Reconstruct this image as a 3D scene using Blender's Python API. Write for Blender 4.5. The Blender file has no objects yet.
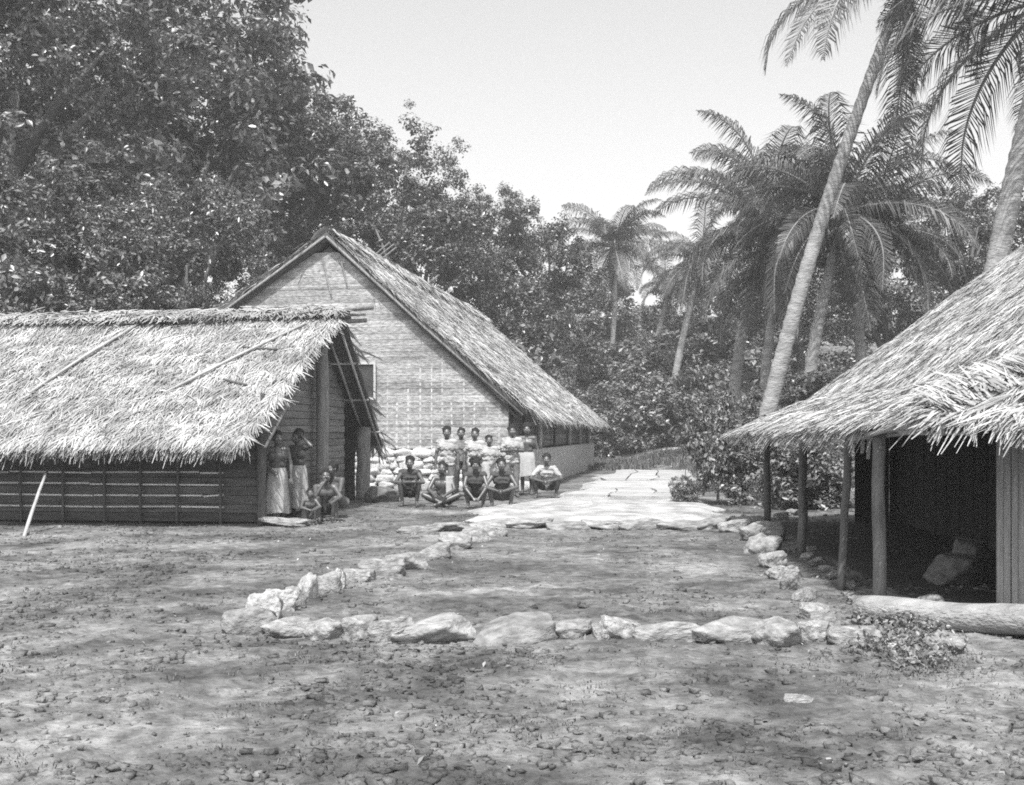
import bpy, bmesh, math, random
import numpy as np
from mathutils import Vector, Matrix, noise, Euler

# ------------------------------------------------------------------ camera, world, sun, exposure
SC = bpy.context.scene
COL = SC.collection
FPX, CX, HZ, EYE = 1100.0, 512.0, 430.0, 1.65      # focal length in px, centre column, horizon row, eye height (m)
cam_d = bpy.data.cameras.new('camera')
cam_d.sensor_width = 36.0
cam_d.lens = FPX / 1024.0 * 36.0
cam_d.shift_y = (HZ - 392.5) / 1024.0
cam_d.clip_start = 0.1
cam_d.clip_end = 3000.0
cam = bpy.data.objects.new('camera', cam_d)
cam.location = (0, 0, EYE)
cam.rotation_euler = (math.radians(90), 0, 0)
COL.objects.link(cam)
SC.camera = cam

SUN = Vector((-0.07, -0.50, 0.86)).normalized()     # towards the sun
world = bpy.data.worlds.new('World')
SC.world = world
world.use_nodes = True
wn, wl = world.node_tree.nodes, world.node_tree.links
wn.clear()
sky = wn.new('ShaderNodeTexSky')
sky.sky_type = 'NISHITA'
sky.sun_disc = False
sky.sun_elevation = math.asin(SUN.z)
sky.sun_rotation = math.atan2(SUN.x, SUN.y)
sky.air_density = 1.6
sky.dust_density = 3.0
sky.ozone_density = 1.0
bw = wn.new('ShaderNodeRGBToBW')                     # the photograph is monochrome
bg = wn.new('ShaderNodeBackground')
bg.inputs['Strength'].default_value = 0.112
wo = wn.new('ShaderNodeOutputWorld')
wl.new(sky.outputs[0], bw.inputs[0])
wl.new(bw.outputs[0], bg.inputs[0])
wl.new(bg.outputs[0], wo.inputs[0])

sun_d = bpy.data.lights.new('sun', 'SUN')
sun_d.energy = 2.7
sun_d.angle = math.radians(0.6)
sun_d.color = (1.0, 0.995, 0.985)
sun = bpy.data.objects.new('sun', sun_d)
sun.rotation_euler = (-SUN).to_track_quat('-Z', 'Y').to_euler()
sun.location = (-20, -30, 60)
COL.objects.link(sun)

SC.render.engine = 'CYCLES'
SC.view_settings.view_transform = 'Standard'
SC.view_settings.look = 'None'
SC.view_settings.exposure = 1.28
SC.view_settings.gamma = 1.0
SC.view_settings.use_curve_mapping = False
SC.cycles.filter_width = 1.8
SC.cycles.use_denoising = False            # leave the fine monochrome grain of an old plate
SC.cycles.max_bounces = 6
SC.cycles.diffuse_bounces = 3
SC.cycles.glossy_bounces = 2
SC.cycles.transmission_bounces = 3
SC.cycles.transparent_max_bounces = 4

RND = random.Random(7)
NP = np.random.default_rng(11)

def G(px, py, z=0.0):
    """ground point seen at a pixel of a level camera"""
    d = (EYE - z) * FPX / (py - HZ)
    return Vector(((px - CX) / FPX * d, d, z))

def P(px, py, d):
    return Vector(((px - CX) / FPX * d, d, EYE + (HZ - py) / FPX * d))

# ------------------------------------------------------------------ materials (all neutral greys)
def grey(v):
    return (v, v, v, 1.0)

def mat(name, lo, hi, scale=4.0, detail=6.0, rough=0.8, bump=0.0, bscale=None, island=0.0, objrand=0.0,
        stretch=(1, 1, 1), contrast=(0.3, 0.7), spec=0.3, trans=0.0, coord='Object', lo2=None):
    m = bpy.data.materials.new(name)
    m.use_nodes = True
    nt = m.node_tree
    n, l = nt.nodes, nt.links
    bs = n['Principled BSDF']
    bs.inputs['Roughness'].default_value = rough
    bs.inputs['Specular IOR Level'].default_value = spec
    tc = n.new('ShaderNodeTexCoord')
    mp = n.new('ShaderNodeMapping')
    mp.inputs['Scale'].default_value = stretch
    l.new(tc.outputs[coord], mp.inputs[0])
    tx = n.new('ShaderNodeTexNoise')
    tx.inputs['Scale'].default_value = scale
    tx.inputs['Detail'].default_value = detail
    tx.inputs['Roughness'].default_value = 0.6
    l.new(mp.outputs[0], tx.inputs['Vector'])
    cr = n.new('ShaderNodeValToRGB')
    cr.color_ramp.elements[0].position = contrast[0]
    cr.color_ramp.elements[1].position = contrast[1]
    cr.color_ramp.elements[0].color = grey(lo)
    cr.color_ramp.elements[1].color = grey(hi)
    l.new(tx.outputs['Fac'], cr.inputs[0])
    out = cr.outputs[0]
    def vary(src, amount, out):
        mr = n.new('ShaderNodeMapRange')
        mr.inputs['To Min'].default_value = 1.0 - amount
        mr.inputs['To Max'].default_value = 1.0 + amount
        l.new(src, mr.inputs['Value'])
        mx = n.new('ShaderNodeMix')
        mx.data_type = 'RGBA'
        mx.blend_type = 'MULTIPLY'
        mx.inputs['Factor'].default_value = 1.0
        l.new(out, mx.inputs[6])
        l.new(mr.outputs[0], mx.inputs[7])
        return mx.outputs[2]
    if island:
        ge = n.new('ShaderNodeNewGeometry')
        out = vary(ge.outputs['Random Per Island'], island, out)
    if objrand:
        oi = n.new('ShaderNodeObjectInfo')
        out = vary(oi.outputs['Random'], objrand, out)
    l.new(out, bs.inputs['Base Color'])
    if bump:
        t2 = n.new('ShaderNodeTexNoise')
        t2.inputs['Scale'].default_value = bscale or scale * 4
        t2.inputs['Detail'].default_value = 8
        l.new(mp.outputs[0], t2.inputs['Vector'])
        bp = n.new('ShaderNodeBump')
        bp.inputs['Strength'].default_value = 1.0
        bp.inputs['Distance'].default_value = bump
        l.new(t2.outputs['Fac'], bp.inputs['Height'])
        l.new(bp.outputs[0], bs.inputs['Normal'])
    if trans:
        tr = n.new('ShaderNodeBsdfTranslucent')
        l.new(out, tr.inputs['Color'])
        ms = n.new('ShaderNodeMixShader')
        ms.inputs[0].default_value = trans
        l.new(bs.outputs[0], ms.inputs[1])
        l.new(tr.outputs[0], ms.inputs[2])
        l.new(ms.outputs[0], n['Material Output'].inputs['Surface'])
    return m

M = {}
M['soil'] = mat('bare_soil', 0.085, 0.24, 1.1, 12, 0.95, 0.03, 22, contrast=(0.34, 0.62))
M['clod'] = mat('soil_clod', 0.07, 0.15, 2, 4, 0.95, island=0.5)
M['path'] = mat('pale_packed_sand', 0.18, 0.39, 1.6, 14, 0.95, 0.05, 9, contrast=(.34,.58))
M['slab'] = mat('pale_slab', 0.26, 0.37, 1.2, 8, 0.9, 0.02, 9, objrand=0.08, contrast=(.3,.6))
M['thatch'] = mat('sago_leaf_thatch', 0.22, 0.47, 1.6, 10, 0.75, island=0.3, contrast=(0.34, 0.64), trans=0.1)
M['thatch_old'] = mat('weathered_thatch', 0.26, 0.45, 1.0, 8, 0.8, island=0.34, contrast=(0.34, 0.64), trans=0.1)
M['thatch_base'] = mat('thatch_underside', 0.05, 0.11, 6, 6, 0.9, 0.03, 20, stretch=(1, 1, 1))  # colour lowered to deepen the shade under the roofs
M['ridge'] = mat('dry_ridge_mat', 0.17, 0.40, 1.6, 9, 0.8, 0.04, 14, stretch=(0.5, 2, 2), contrast=(.35,.62))
M['weave'] = mat('woven_split_bamboo', 0.20, 0.44, 1.5, 12, 0.8, 0.012, 30, objrand=0.2, stretch=(.35, 1, 2.2), contrast=(0.32, 0.66))
_n, _l = M['weave'].node_tree.nodes, M['weave'].node_tree.links
_bs = _n['Principled BSDF']; _src = _bs.inputs['Base Color'].links[0].from_socket
_tc = _n.new('ShaderNodeTexCoord'); _mp = _n.new('ShaderNodeMapping'); _mp.inputs['Scale'].default_value = (5.0, 1, 16)
_tx = _n.new('ShaderNodeTexNoise'); _tx.inputs['Scale'].default_value = 1.6; _tx.inputs['Detail'].default_value = 4
_rp = _n.new('ShaderNodeValToRGB'); _rp.color_ramp.elements[0].position = .36; _rp.color_ramp.elements[1].position = .64
_rp.color_ramp.elements[0].color = grey(.62); _rp.color_ramp.elements[1].color = grey(1.22)
_mx = _n.new('ShaderNodeMix'); _mx.data_type = 'RGBA'; _mx.blend_type = 'MULTIPLY'; _mx.inputs['Factor'].default_value = 1
_l.new(_tc.outputs['Object'], _mp.inputs[0]); _l.new(_mp.outputs[0], _tx.inputs['Vector']); _l.new(_tx.outputs['Fac'], _rp.inputs[0])
_l.new(_src, _mx.inputs[6]); _l.new(_rp.outputs[0], _mx.inputs[7]); _l.new(_mx.outputs[2], _bs.inputs['Base Color'])
M['rail'] = mat('pale_split_rail', 0.50, 0.72, 5, 5, 0.6, objrand=0.15)
M['reed'] = mat('upright_reed_wall', 0.22, 0.40, 5.0, 8, 0.85, 0.012, 20, objrand=0.12, stretch=(5, 5, 0.4))
M['weave_dark'] = mat('shade_dark_bamboo', 0.025, 0.06, 3.0, 8, 0.85, 0.012, 30, objrand=0.25, stretch=(0.5, 1, 5))  # interior shade put into the colour, so the open hut reads nearly black
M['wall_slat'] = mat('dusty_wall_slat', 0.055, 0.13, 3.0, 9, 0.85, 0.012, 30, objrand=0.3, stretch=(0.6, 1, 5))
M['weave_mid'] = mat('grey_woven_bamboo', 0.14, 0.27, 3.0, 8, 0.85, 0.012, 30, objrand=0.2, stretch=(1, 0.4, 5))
M['batten'] = mat('split_bamboo_batten', 0.36, 0.52, 5, 5, 0.6, objrand=0.15)
M['bamboo'] = mat('bamboo_pole', 0.30, 0.46, 5, 5, 0.55, objrand=0.15, stretch=(1, 1, 0.3))
M['post'] = mat('rough_timber_post', 0.14, 0.28, 6, 8, 0.85, 0.01, 24, stretch=(3, 3, 0.5), objrand=0.1)
M['post_mid'] = mat('weathered_post', 0.09, 0.2, 6, 8, 0.85, 0.012, 24, stretch=(3, 3, 0.5))
M['post_dark'] = mat('dark_timber_post', 0.06, 0.14, 6, 8, 0.85, 0.01, 24, stretch=(3, 3, 0.5))
M['log'] = mat('bleached_log', 0.15, 0.34, 3, 9, 0.85, 0.03, 14, stretch=(0.5, 3, 3))
M['stone'] = mat('field_stone', 0.13, 0.31, 2.2, 9, 0.9, 0.028, 5, objrand=0.18, contrast=(0.36, 0.62))
M['stone_pale'] = mat('pale_field_stone', 0.20, 0.40, 2.2, 9, 0.9, 0.025, 5, objrand=0.2, contrast=(0.36, 0.62))
M['stone_dark'] = mat('dark_mossy_stone', 0.07, 0.2, 3, 9, 0.9, 0.03, 9)
M['coral'] = mat('whitewashed_coral', 0.36, 0.56, 4, 9, 0.95, 0.03, 12, objrand=0.10)
M['lime'] = mat('lime_plaster', 0.38, 0.50, 2, 9, 0.95, 0.012, 14)
M['leaf'] = mat('broad_leaf', 0.10, 0.20, 0.35, 3, 0.33, island=0.65, spec=0.8, trans=0.22)
M['leaf_dark'] = mat('dark_broad_leaf', 0.08, 0.16, 0.35, 3, 0.33, island=0.65, spec=0.8, trans=0.2)
M['leaf_bright'] = mat('shrub_leaf', 0.12, 0.23, 0.5, 3, 0.38, island=0.65, spec=0.6, trans=0.25)
M['frond'] = mat('palm_leaflet', 0.075, 0.15, 0.6, 3, 0.45, island=0.5, spec=0.5, trans=0.25)
M['rachis'] = mat('palm_rachis', 0.16, 0.26, 4, 3, 0.5)
M['palm_bark'] = mat('palm_bark', 0.16, 0.36, 4, 10, 0.9, 0.03, 10, stretch=(1, 1, 2.5))
M['bark'] = mat('tree_bark', 0.09, 0.2, 3, 8, 0.9, 0.02, 10, stretch=(2, 2, 0.5))
M['grass'] = mat('grass_blade', 0.08, 0.18, 1, 3, 0.6, island=0.4, trans=0.25)
M['skin'] = mat('dark_skin', 0.065, 0.10, 8, 4, 0.40, spec=0.6)
M['hair'] = mat('tight_black_hair', 0.012, 0.03, 30, 6, 0.95, 0.01, 60)
M['eye'] = mat('eye_white', 0.4, 0.5, 10, 2, 0.3)
M['cloth_white'] = mat('white_cotton', 0.25, 0.43, 6, 5, 0.9, 0.008, 14)
M['cloth_grey'] = mat('unbleached_cotton', 0.30, 0.42, 6, 5, 0.9, 0.008, 14)
M['cloth_dark'] = mat('dark_cotton', 0.045, 0.075, 6, 5, 0.9, 0.008, 14)
M['cloth_mid'] = mat('faded_cotton', 0.12, 0.2, 6, 5, 0.9, 0.008, 14)

# ------------------------------------------------------------------ helpers
def tag(o, label=None, cat=None, group=None, kind=None):
    if label: o['label'] = label
    if cat: o['category'] = cat
    if group: o['group'] = group
    if kind: o['kind'] = kind
    return o

def link(name, mesh, material=None, parent=None, smooth=False):
    if material is not None and not mesh.materials:
        mesh.materials.append(material)
    o = bpy.data.objects.new(name, mesh)
    COL.objects.link(o)
    if parent: o.parent = parent
    if smooth:
        mesh.polygons.foreach_set('use_smooth', np.ones(len(mesh.polygons), dtype=bool))
    return o

def empty(name, loc=(0, 0, 0), rz=0.0):
    o = bpy.data.objects.new(name, None)
    o.location = loc
    o.rotation_euler = (0, 0, rz)
    o.empty_display_size = 0.2
    COL.objects.link(o)
    return o

def np_mesh(name, verts, faces):
    """faces: (N,k) integer array"""
    verts = np.asarray(verts, dtype=np.float32)
    faces = np.asarray(faces, dtype=np.int32)
    me = bpy.data.meshes.new(name)
    n, k = faces.shape
    me.vertices.add(len(verts)); me.vertices.foreach_set('co', verts.ravel())
    me.loops.add(n * k); me.loops.foreach_set('vertex_index', faces.ravel())
    me.polygons.add(n)
    me.polygons.foreach_set('loop_start', np.arange(0, n * k, k, dtype=np.int32))
    me.update(calc_edges=True)
    return me

class MB:
    def __init__(s):
        s.v, s.f = [], []
    def quadbox(s, x0, x1, y0, y1, z0, z1):
        b = len(s.v)
        s.v += [(x, y, z) for z in (z0, z1) for y in (y0, y1) for x in (x0, x1)]
        s.f += [tuple(b + i for i in q) for q in ((0, 2, 3, 1), (4, 5, 7, 6), (0, 1, 5, 4), (2, 6, 7, 3), (0, 4, 6, 2), (1, 3, 7, 5))]
        return s
    def hexa(s, pts):
        """8 corners: bottom ring of 4, then top ring of 4"""
        b = len(s.v)
        s.v += [tuple(p) for p in pts]
        s.f += [tuple(b + i for i in q) for q in ((3, 2, 1, 0), (4, 5, 6, 7), (0, 1, 5, 4), (1, 2, 6, 5), (2, 3, 7, 6), (3, 0, 4, 7))]
        return s
    def tube(s, pts, rad, n=8, cap=True):
        pts = [Vector(p) for p in pts]
        if not hasattr(rad, '__len__'): rad = [rad] * len(pts)
        b = len(s.v)
        up = Vector((0, 0, 1))
        d0 = (pts[1] - pts[0]).normalized()
        if abs(d0.dot(up)) > 0.9: up = Vector((1, 0, 0))
        side = d0.cross(up).normalized()
        for i, p in enumerate(pts):
            d = (pts[min(i + 1, len(pts) - 1)] - pts[max(i - 1, 0)]).normalized()
            side = (side - d * side.dot(d)).normalized()
            o = d.cross(side)
            for k in range(n):
                a = 2 * math.pi * k / n
                s.v.append(tuple(p + (side * math.cos(a) + o * math.sin(a)) * rad[i]))
        for i in range(len(pts) - 1):
            for k in range(n):
                k2 = (k + 1) % n
                s.f.append((b + i * n + k, b + i * n + k2, b + (i + 1) * n + k2, b + (i + 1) * n + k))
        if cap:
            s.f.append(tuple(b + k for k in range(n))[::-1])
            s.f.append(tuple(b + (len(pts) - 1) * n + k for k in range(n)))
        return s
    def mesh(s, name):
        me = bpy.data.meshes.new(name)
        me.from_pydata(s.v, [], s.f)
        me.update()
        return me
    def build(s, name, material, parent=None, smooth=False):
        return link(name, s.mesh(name), material, parent, smooth)

def pole(name, a, b, r, material, parent=None, n=8, wob=0.0, taper=0.9, seed=0):
    rg = random.Random(seed)
    a, b = Vector(a), Vector(b)
    k = 6
    pts, rad = [], []
    for i in range(k + 1):
        t = i / k
        p = a.lerp(b, t)
        if 0 < i < k: p += Vector((rg.uniform(-wob, wob), rg.uniform(-wob, wob), 0))
        pts.append(p); rad.append(r * (1 + (taper - 1) * t) * rg.uniform(0.94, 1.06))
    return MB().tube(pts, rad, n).build(name, material, parent, True)

# ------------------------------------------------------------------ terrain
def smooth(a, b, x):
    t = min(1, max(0, (x - a) / (b - a)))
    return t * t * (3 - 2 * t)

def terrain(x, y):
    z = 0.0
    z += 0.17 * max(0.0, y - 64) * smooth(64, 80, y) + 0.04 * max(0, y - 58) * smooth(58, 66, y)
    z = min(z, 14 + 0.02 * y)
    z += 0.10 * smooth(21, 27, y) * smooth(5.0, 9.0, x) * min(y - 20, 20) * 0.35 if x > 5 and y > 20 else 0
    return z

def ground_z(x, y):
    z = terrain(x, y)
    if y < 60:
        z += 0.035 * noise.noise(Vector((x * 0.5, y * 0.5, 0))) * smooth(2, 6, y)
        if y < 28:
            z += 0.022 * noise.fractal(Vector((x * 2.6, y * 2.6, 3)), 0.8, 2.0, 5)
            if y < 12: z += .030 * max(0, noise.noise(Vector((x * 9, y * 9, 7)))) + .018 * noise.noise(Vector((x * 4, y * 4, 1)))
    return z

xs = np.concatenate([-np.geomspace(900, 14, 24), np.arange(-13.8, -5, 0.16), np.arange(-5, 5, 0.06), np.arange(5, 14, 0.16), np.geomspace(14, 900, 24)])
ys = np.concatenate([[-300, -80, -20, -5, 0, 2], np.arange(3, 4.6, .2), np.arange(4.6, 12, 0.055), np.arange(12, 26, 0.13), np.geomspace(26.1, 120, 60), np.geomspace(130, 1500, 14)])
gv = [(x, y, ground_z(x, y)) for y in ys for x in xs]
nx, ny = len(xs), len(ys)
ii, jj = np.meshgrid(np.arange(nx - 1), np.arange(ny - 1))
a0 = (jj * nx + ii).ravel()
gm = np_mesh('ground', gv, np.stack([a0, a0 + 1, a0 + nx + 1, a0 + nx], 1))
ground = link('ground', gm, M['soil'], None, True)
tag(ground, 'bare grey earth of the village clearing with mottled moss', None, None, 'structure')

# ground material: mossy dark patches with their own shapes over dry earth
nt = M['soil'].node_tree
n, l = nt.nodes, nt.links
bs = n['Principled BSDF']
old = bs.inputs['Base Color'].links[0].from_socket
t = n.new('ShaderNodeTexNoise'); t.inputs['Scale'].default_value = 0.42; t.inputs['Detail'].default_value = 10; t.inputs['Roughness'].default_value = 0.65
g_tc = n.new('ShaderNodeTexCoord'); l.new(g_tc.outputs['Object'], t.inputs['Vector'])
r = n.new('ShaderNodeValToRGB'); r.color_ramp.elements[0].position = 0.40; r.color_ramp.elements[1].position = 0.60
r.color_ramp.elements[0].color = grey(0.50); r.color_ramp.elements[1].color = grey(1.12)
l.new(t.outputs['Fac'], r.inputs[0])
mx = n.new('ShaderNodeMix'); mx.data_type = 'RGBA'; mx.blend_type = 'MULTIPLY'; mx.inputs['Factor'].default_value = 1
l.new(old, mx.inputs[6]); l.new(r.outputs[0], mx.inputs[7])
t3 = n.new('ShaderNodeTexNoise'); t3.inputs['Scale'].default_value = 7; t3.inputs['Detail'].default_value = 12; t3.inputs['Roughness'].default_value = .7
l.new(g_tc.outputs['Object'], t3.inputs['Vector'])
r3 = n.new('ShaderNodeValToRGB'); r3.color_ramp.elements[0].position = 0.36; r3.color_ramp.elements[1].position = 0.66
r3.color_ramp.elements[0].color = grey(0.45); r3.color_ramp.elements[1].color = grey(1.35)
l.new(t3.outputs['Fac'], r3.inputs[0])
mx2 = n.new('ShaderNodeMix'); mx2.data_type = 'RGBA'; mx2.blend_type = 'MULTIPLY'; mx2.inputs['Factor'].default_value = 1
l.new(mx.outputs[2], mx2.inputs[6]); l.new(r3.outputs[0], mx2.inputs[7])
l.new(mx2.outputs[2], bs.inputs['Base Color'])

# ------------------------------------------------------------------ path: pale sand terrace and slab walk
def lerp2(a, b, t): return (a[0] + (b[0] - a[0]) * t, a[1] + (b[1] - a[1]) * t)
PL = [(-1.3, 19.2), (-1.0, 22.5), (0.6, 25.5), (1.45, 29), (3.9, 45)]
PR = [(4.15, 19.2), (4.3, 21.5), (4.5, 25), (4.95, 29), (7.6, 45)]
def along(L, t):
    t *= len(L) - 1; i = min(int(t), len(L) - 2)
    return lerp2(L[i], L[i + 1], t - i)
mb = MB()
NU, NV = 30, 70
for j in range(NV + 1):
    a, b = along(PL, j / NV), along(PR, j / NV)
    for i in range(NU + 1):
        x, y = lerp2(a, b, i / NU)
        e = 0.7 * noise.fractal(Vector((x * 0.5 + i // 15 * 9, y * 0.9, 9)), 1.0, 2.0, 3) * abs(2 * i / NU - 1) ** 2
        edge = smooth(0, 0.12, i / NU) * smooth(0, 0.12, 1 - i / NU)
        far = 1 - smooth(0.85, 1, j / NV)
        edge *= smooth(0, 0.07, j / NV)
        z = ground_z(x, y) - 0.05 + 0.13 * edge * max(far, 0.3) + 0.02 * noise.noise(Vector((x * 1.3, y * 1.3, 2)))
        mb.v.append((x + e, y, z))
for j in range(NV):
    for i in range(NU):
        q = j * (NU + 1) + i
        mb.f.append((q, q + 1, q + NU + 2, q + NU + 1))
path = mb.build('path', M['path'], None, True)
tag(path, 'pale sandy terrace and slab walk beside the large house', None, None, 'structure')
# slabs of the walk
rows = [0.50, 0.60, 0.70, 0.81, 0.94]
for j in range(len(rows) - 1):
    nsl = 2 if j % 2 == 0 else 3
    cuts = [0.16] + sorted(RND.uniform(0.2, 0.8) if nsl == 2 else (0.38 + RND.uniform(-.06, .06), 0.66 + RND.uniform(-.06, .06))[k] for k in range(nsl - 1)) + [0.90]
    for k in range(nsl):
        u0, u1, v0, v1 = cuts[k] + 0.006, cuts[k + 1] - 0.006, rows[j] + 0.003, rows[j + 1] - 0.002
        ring = []
        for (ua, va), (ub, vb) in (((u0, v0), (u1, v0)), ((u1, v0), (u1, v1)), ((u1, v1), (u0, v1)), ((u0, v1), (u0, v0))):
            for s in range(5):
                u, v = ua + (ub - ua) * s / 5, va + (vb - va) * s / 5
                x, y = lerp2(along(PL, v), along(PR, v), u)
                ring.append((x + .30 * noise.noise(Vector((x * .8, y * .5, 4))) + RND.uniform(-.02, .02), y + .9 * noise.noise(Vector((x * .9, y * .4, 14))) + RND.uniform(-.05, .05)))
        m2 = MB()
        zt = 0.150 + RND.uniform(-0.012, 0.012)
        m2.v = [(x, y, 0.02) for x, y in ring] + [(x, y, zt) for x, y in ring]
        N = len(ring)
        m2.f = [(i, (i + 1) % N, N + (i + 1) % N, N + i) for i in range(N)] + [tuple(range(N, 2 * N))]
        m2.build('slab', M['slab'], path)
# cross track at the edge of the wood
mb = MB()
for j in range(5):
    for i in range(41):
        x = -4 + 24 * i / 40
        y = 55.5 + 0.9 * j + 0.5 * noise.noise(Vector((x * .2, j, 1))) + 0.06 * x
        mb.v.append((x, y, ground_z(x, y) + (0.03 if 0 < j < 4 else -0.02)))
for j in range(4):
    for i in range(40):
        q = j * 41 + i
        mb.f.append((q, q + 1, q + 42, q + 41))
tr = mb.build('track', M['path'], None, True)
tag(tr, 'pale track crossing behind the slab walk at the wood edge', None, None, 'structure')

# ------------------------------------------------------------------ rocks
def rock_mesh(name, seed, sub=3, block=0.5, rough=0.22):
    bm = bmesh.new()
    bmesh.ops.create_icosphere(bm, subdivisions=sub, radius=1)
    o = Vector((seed * 7.3, seed * 3.1, seed * 5.7))
    rp = random.Random(seed)
    planes = [(Vector((rp.gauss(0, 1), rp.gauss(0, 1), rp.gauss(0, 1))).normalized(), rp.uniform(.62, .9)) for _ in range(9)]
    for v in bm.verts:
        c = v.co.copy()
        m = max(abs(c.x), abs(c.y), abs(c.z))
        c = c.lerp(c / m * 0.86, block)
        d = 1 + rough * noise.fractal(c * 1.1 + o, 1.0, 2.0, 4)
        c = c * d
        for pn, pd in planes:
            h = c.dot(pn) - pd
            if h > 0: c -= pn * h * .9
        v.co = c * (1 + .05 * noise.fractal(c * 3.5 + o, 1.0, 2.0, 3))
    me = bpy.data.meshes.new(name)
    bm.to_mesh(me); bm.free()
    me.polygons.foreach_set('use_smooth', np.ones(len(me.polygons), dtype=bool))
    return me
ROCKS = [rock_mesh('stone', i + 1, 4, 0.5 + 0.3 * (i % 3) / 2, 0.26 + 0.05 * (i % 4)) for i in range(10)]
for r_ in ROCKS: r_.materials.append(M['stone'])
CORAL = [rock_mesh('coral_stone', i + 30, 3, 0.5, 0.35) for i in range(8)]
for r_ in CORAL: r_.materials.append(M['coral'])

def rock(name, pos, size, parent=None, k=None, rz=None, mesh=None):
    me = mesh or ROCKS[(k if k is not None else RND.randrange(10)) % 10]
    o = link(name, me, None, parent)
    o.location = pos
    o.scale = size
    o.rotation_euler = (RND.uniform(-.12, .12), RND.uniform(-.12, .12), rz if rz is not None else RND.uniform(-.35, .35))
    return o

PALE = []
for i in range(5):
    q_ = ROCKS[i * 2].copy(); q_.materials.clear(); q_.materials.append(M['stone_pale']); PALE.append(q_)
def border(label, specs, kind=0):
    c = specs[0]
    root = empty('stone_border', (0, 0, 0))
    tag(root, label, 'stone border', 'stone borders around the courtyard')
    for i, (x0, x1, yt, yb) in enumerate(specs):
        p = G((x0 + x1) / 2, yb - 3)
        w = (x1 - x0) / FPX * p.y
        h = (yb - yt) / FPX * p.y
        dp = max(0.14, min(0.34, 0.55 * w))
        rock('stone', (p.x, p.y + dp * 0.3, h * 0.18 + ground_z(p.x, p.y)), (w * RND.uniform(.58, .76), dp * RND.uniform(.8, 1.15), h * RND.uniform(.62, .85)), root, i * 3 + kind, mesh=PALE[i % 5] if kind == 1 and i < 7 else None)
    return root

border('front row of large field stones nearest the camera, edging the courtyard', [
    (224, 274, 602, 637), (264, 307, 616, 639), (303, 346, 618, 641), (345, 377, 615, 641), (374, 407, 619, 643), (404, 470, 618, 643),
    (476, 549, 617, 643), (554, 590, 619, 638), (592, 610, 627, 640), (607, 639, 616, 640), (642, 697, 626, 644), (697, 756, 622, 645),
    (755, 802, 622, 647), (800, 832, 622, 643), (832, 878, 626, 647)], 0)
border('left row of piled pale stones running back from the front boulder', [
    (248, 280, 592, 622), (266, 290, 588, 614), (284, 304, 584, 608), (296, 318, 576, 602), (312, 336, 570, 596), (330, 346, 569, 591),
    (346, 372, 568, 584), (366, 400, 562, 579), (390, 426, 552, 572), (416, 448, 544, 562), (440, 470, 536, 553), (462, 490, 529, 545), (482, 504, 525, 539)], 1)
border('back row of flat kerb stones along the front of the pale terrace', [
    (404, 436, 527, 536), (434, 470, 523, 533), (468, 512, 521, 531), (508, 548, 521, 531), (545, 592, 521, 532), (588, 622, 521, 531),
    (620, 664, 521, 533), (660, 700, 521, 533), (698, 728, 522, 533), (724, 752, 521, 535)], 2)
border('right row of stones running from the terrace towards the front', [
    (746, 778, 525, 544), (750, 780, 537, 557), (762, 787, 550, 569), (772, 795, 564, 582), (782, 803, 575, 593), (793, 815, 588, 605), (803, 828, 602, 620), (812, 842, 613, 630)], 3)
root = empty('stone_border'); tag(root, 'small scattered stones at the feet of the open hut posts', 'stone border', 'stone borders around the courtyard')
for (px, py, s) in ((808, 560, .11), (818, 566, .13), (826, 572, .10), (833, 580, .12), (846, 590, .10), (850, 598, .08), (856, 604, .10), (812, 552, .09), (782, 520, .17), (792, 515, .14), (758, 524, .15)):
    p = G(px, py); rock('stone', (p.x, p.y, s * .3), (s, s * .8, s * .6), root)

def lone_rock(label, px, py, w, h, mesh=None, name='boulder', k=None):
    p = G(px, py)
    o = rock(name, (p.x, p.y + w * .3, h * 0.35), (w / 2, w * .45, h * .65), None, k, mesh=mesh)
    return tag(o, label, 'rock')
dark_rock = rock_mesh('dark_boulder', 78, 4, .05, .35); dark_rock.materials.append(M['stone_dark'])
lone_rock('dark low boulder beside the leftmost squatting man of the main group', 380, 503, 0.9, 0.42, dark_rock)
lone_rock('low stone step under the feet of the two standing women', 284, 527, 0.95, 0.14, None, 'stone_step', 2)
lone_rock('small pale flat stone lying alone in the right foreground', 803, 704, 0.24, 0.035, None, 'flat_stone', 4)
lone_rock('rounded pale stone behind the bleached log near the hut post', 935, 618, 0.42, 0.2, None, 'boulder', 5)
lone_rock('pale flat stone between the weeds below the log', 950, 652, 0.34, 0.12, None, 'flat_stone', 6)
lone_rock('pale stone under the broken left end of the log', 876, 622, 0.2, 0.12, None, 'stone', 7)

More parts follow.
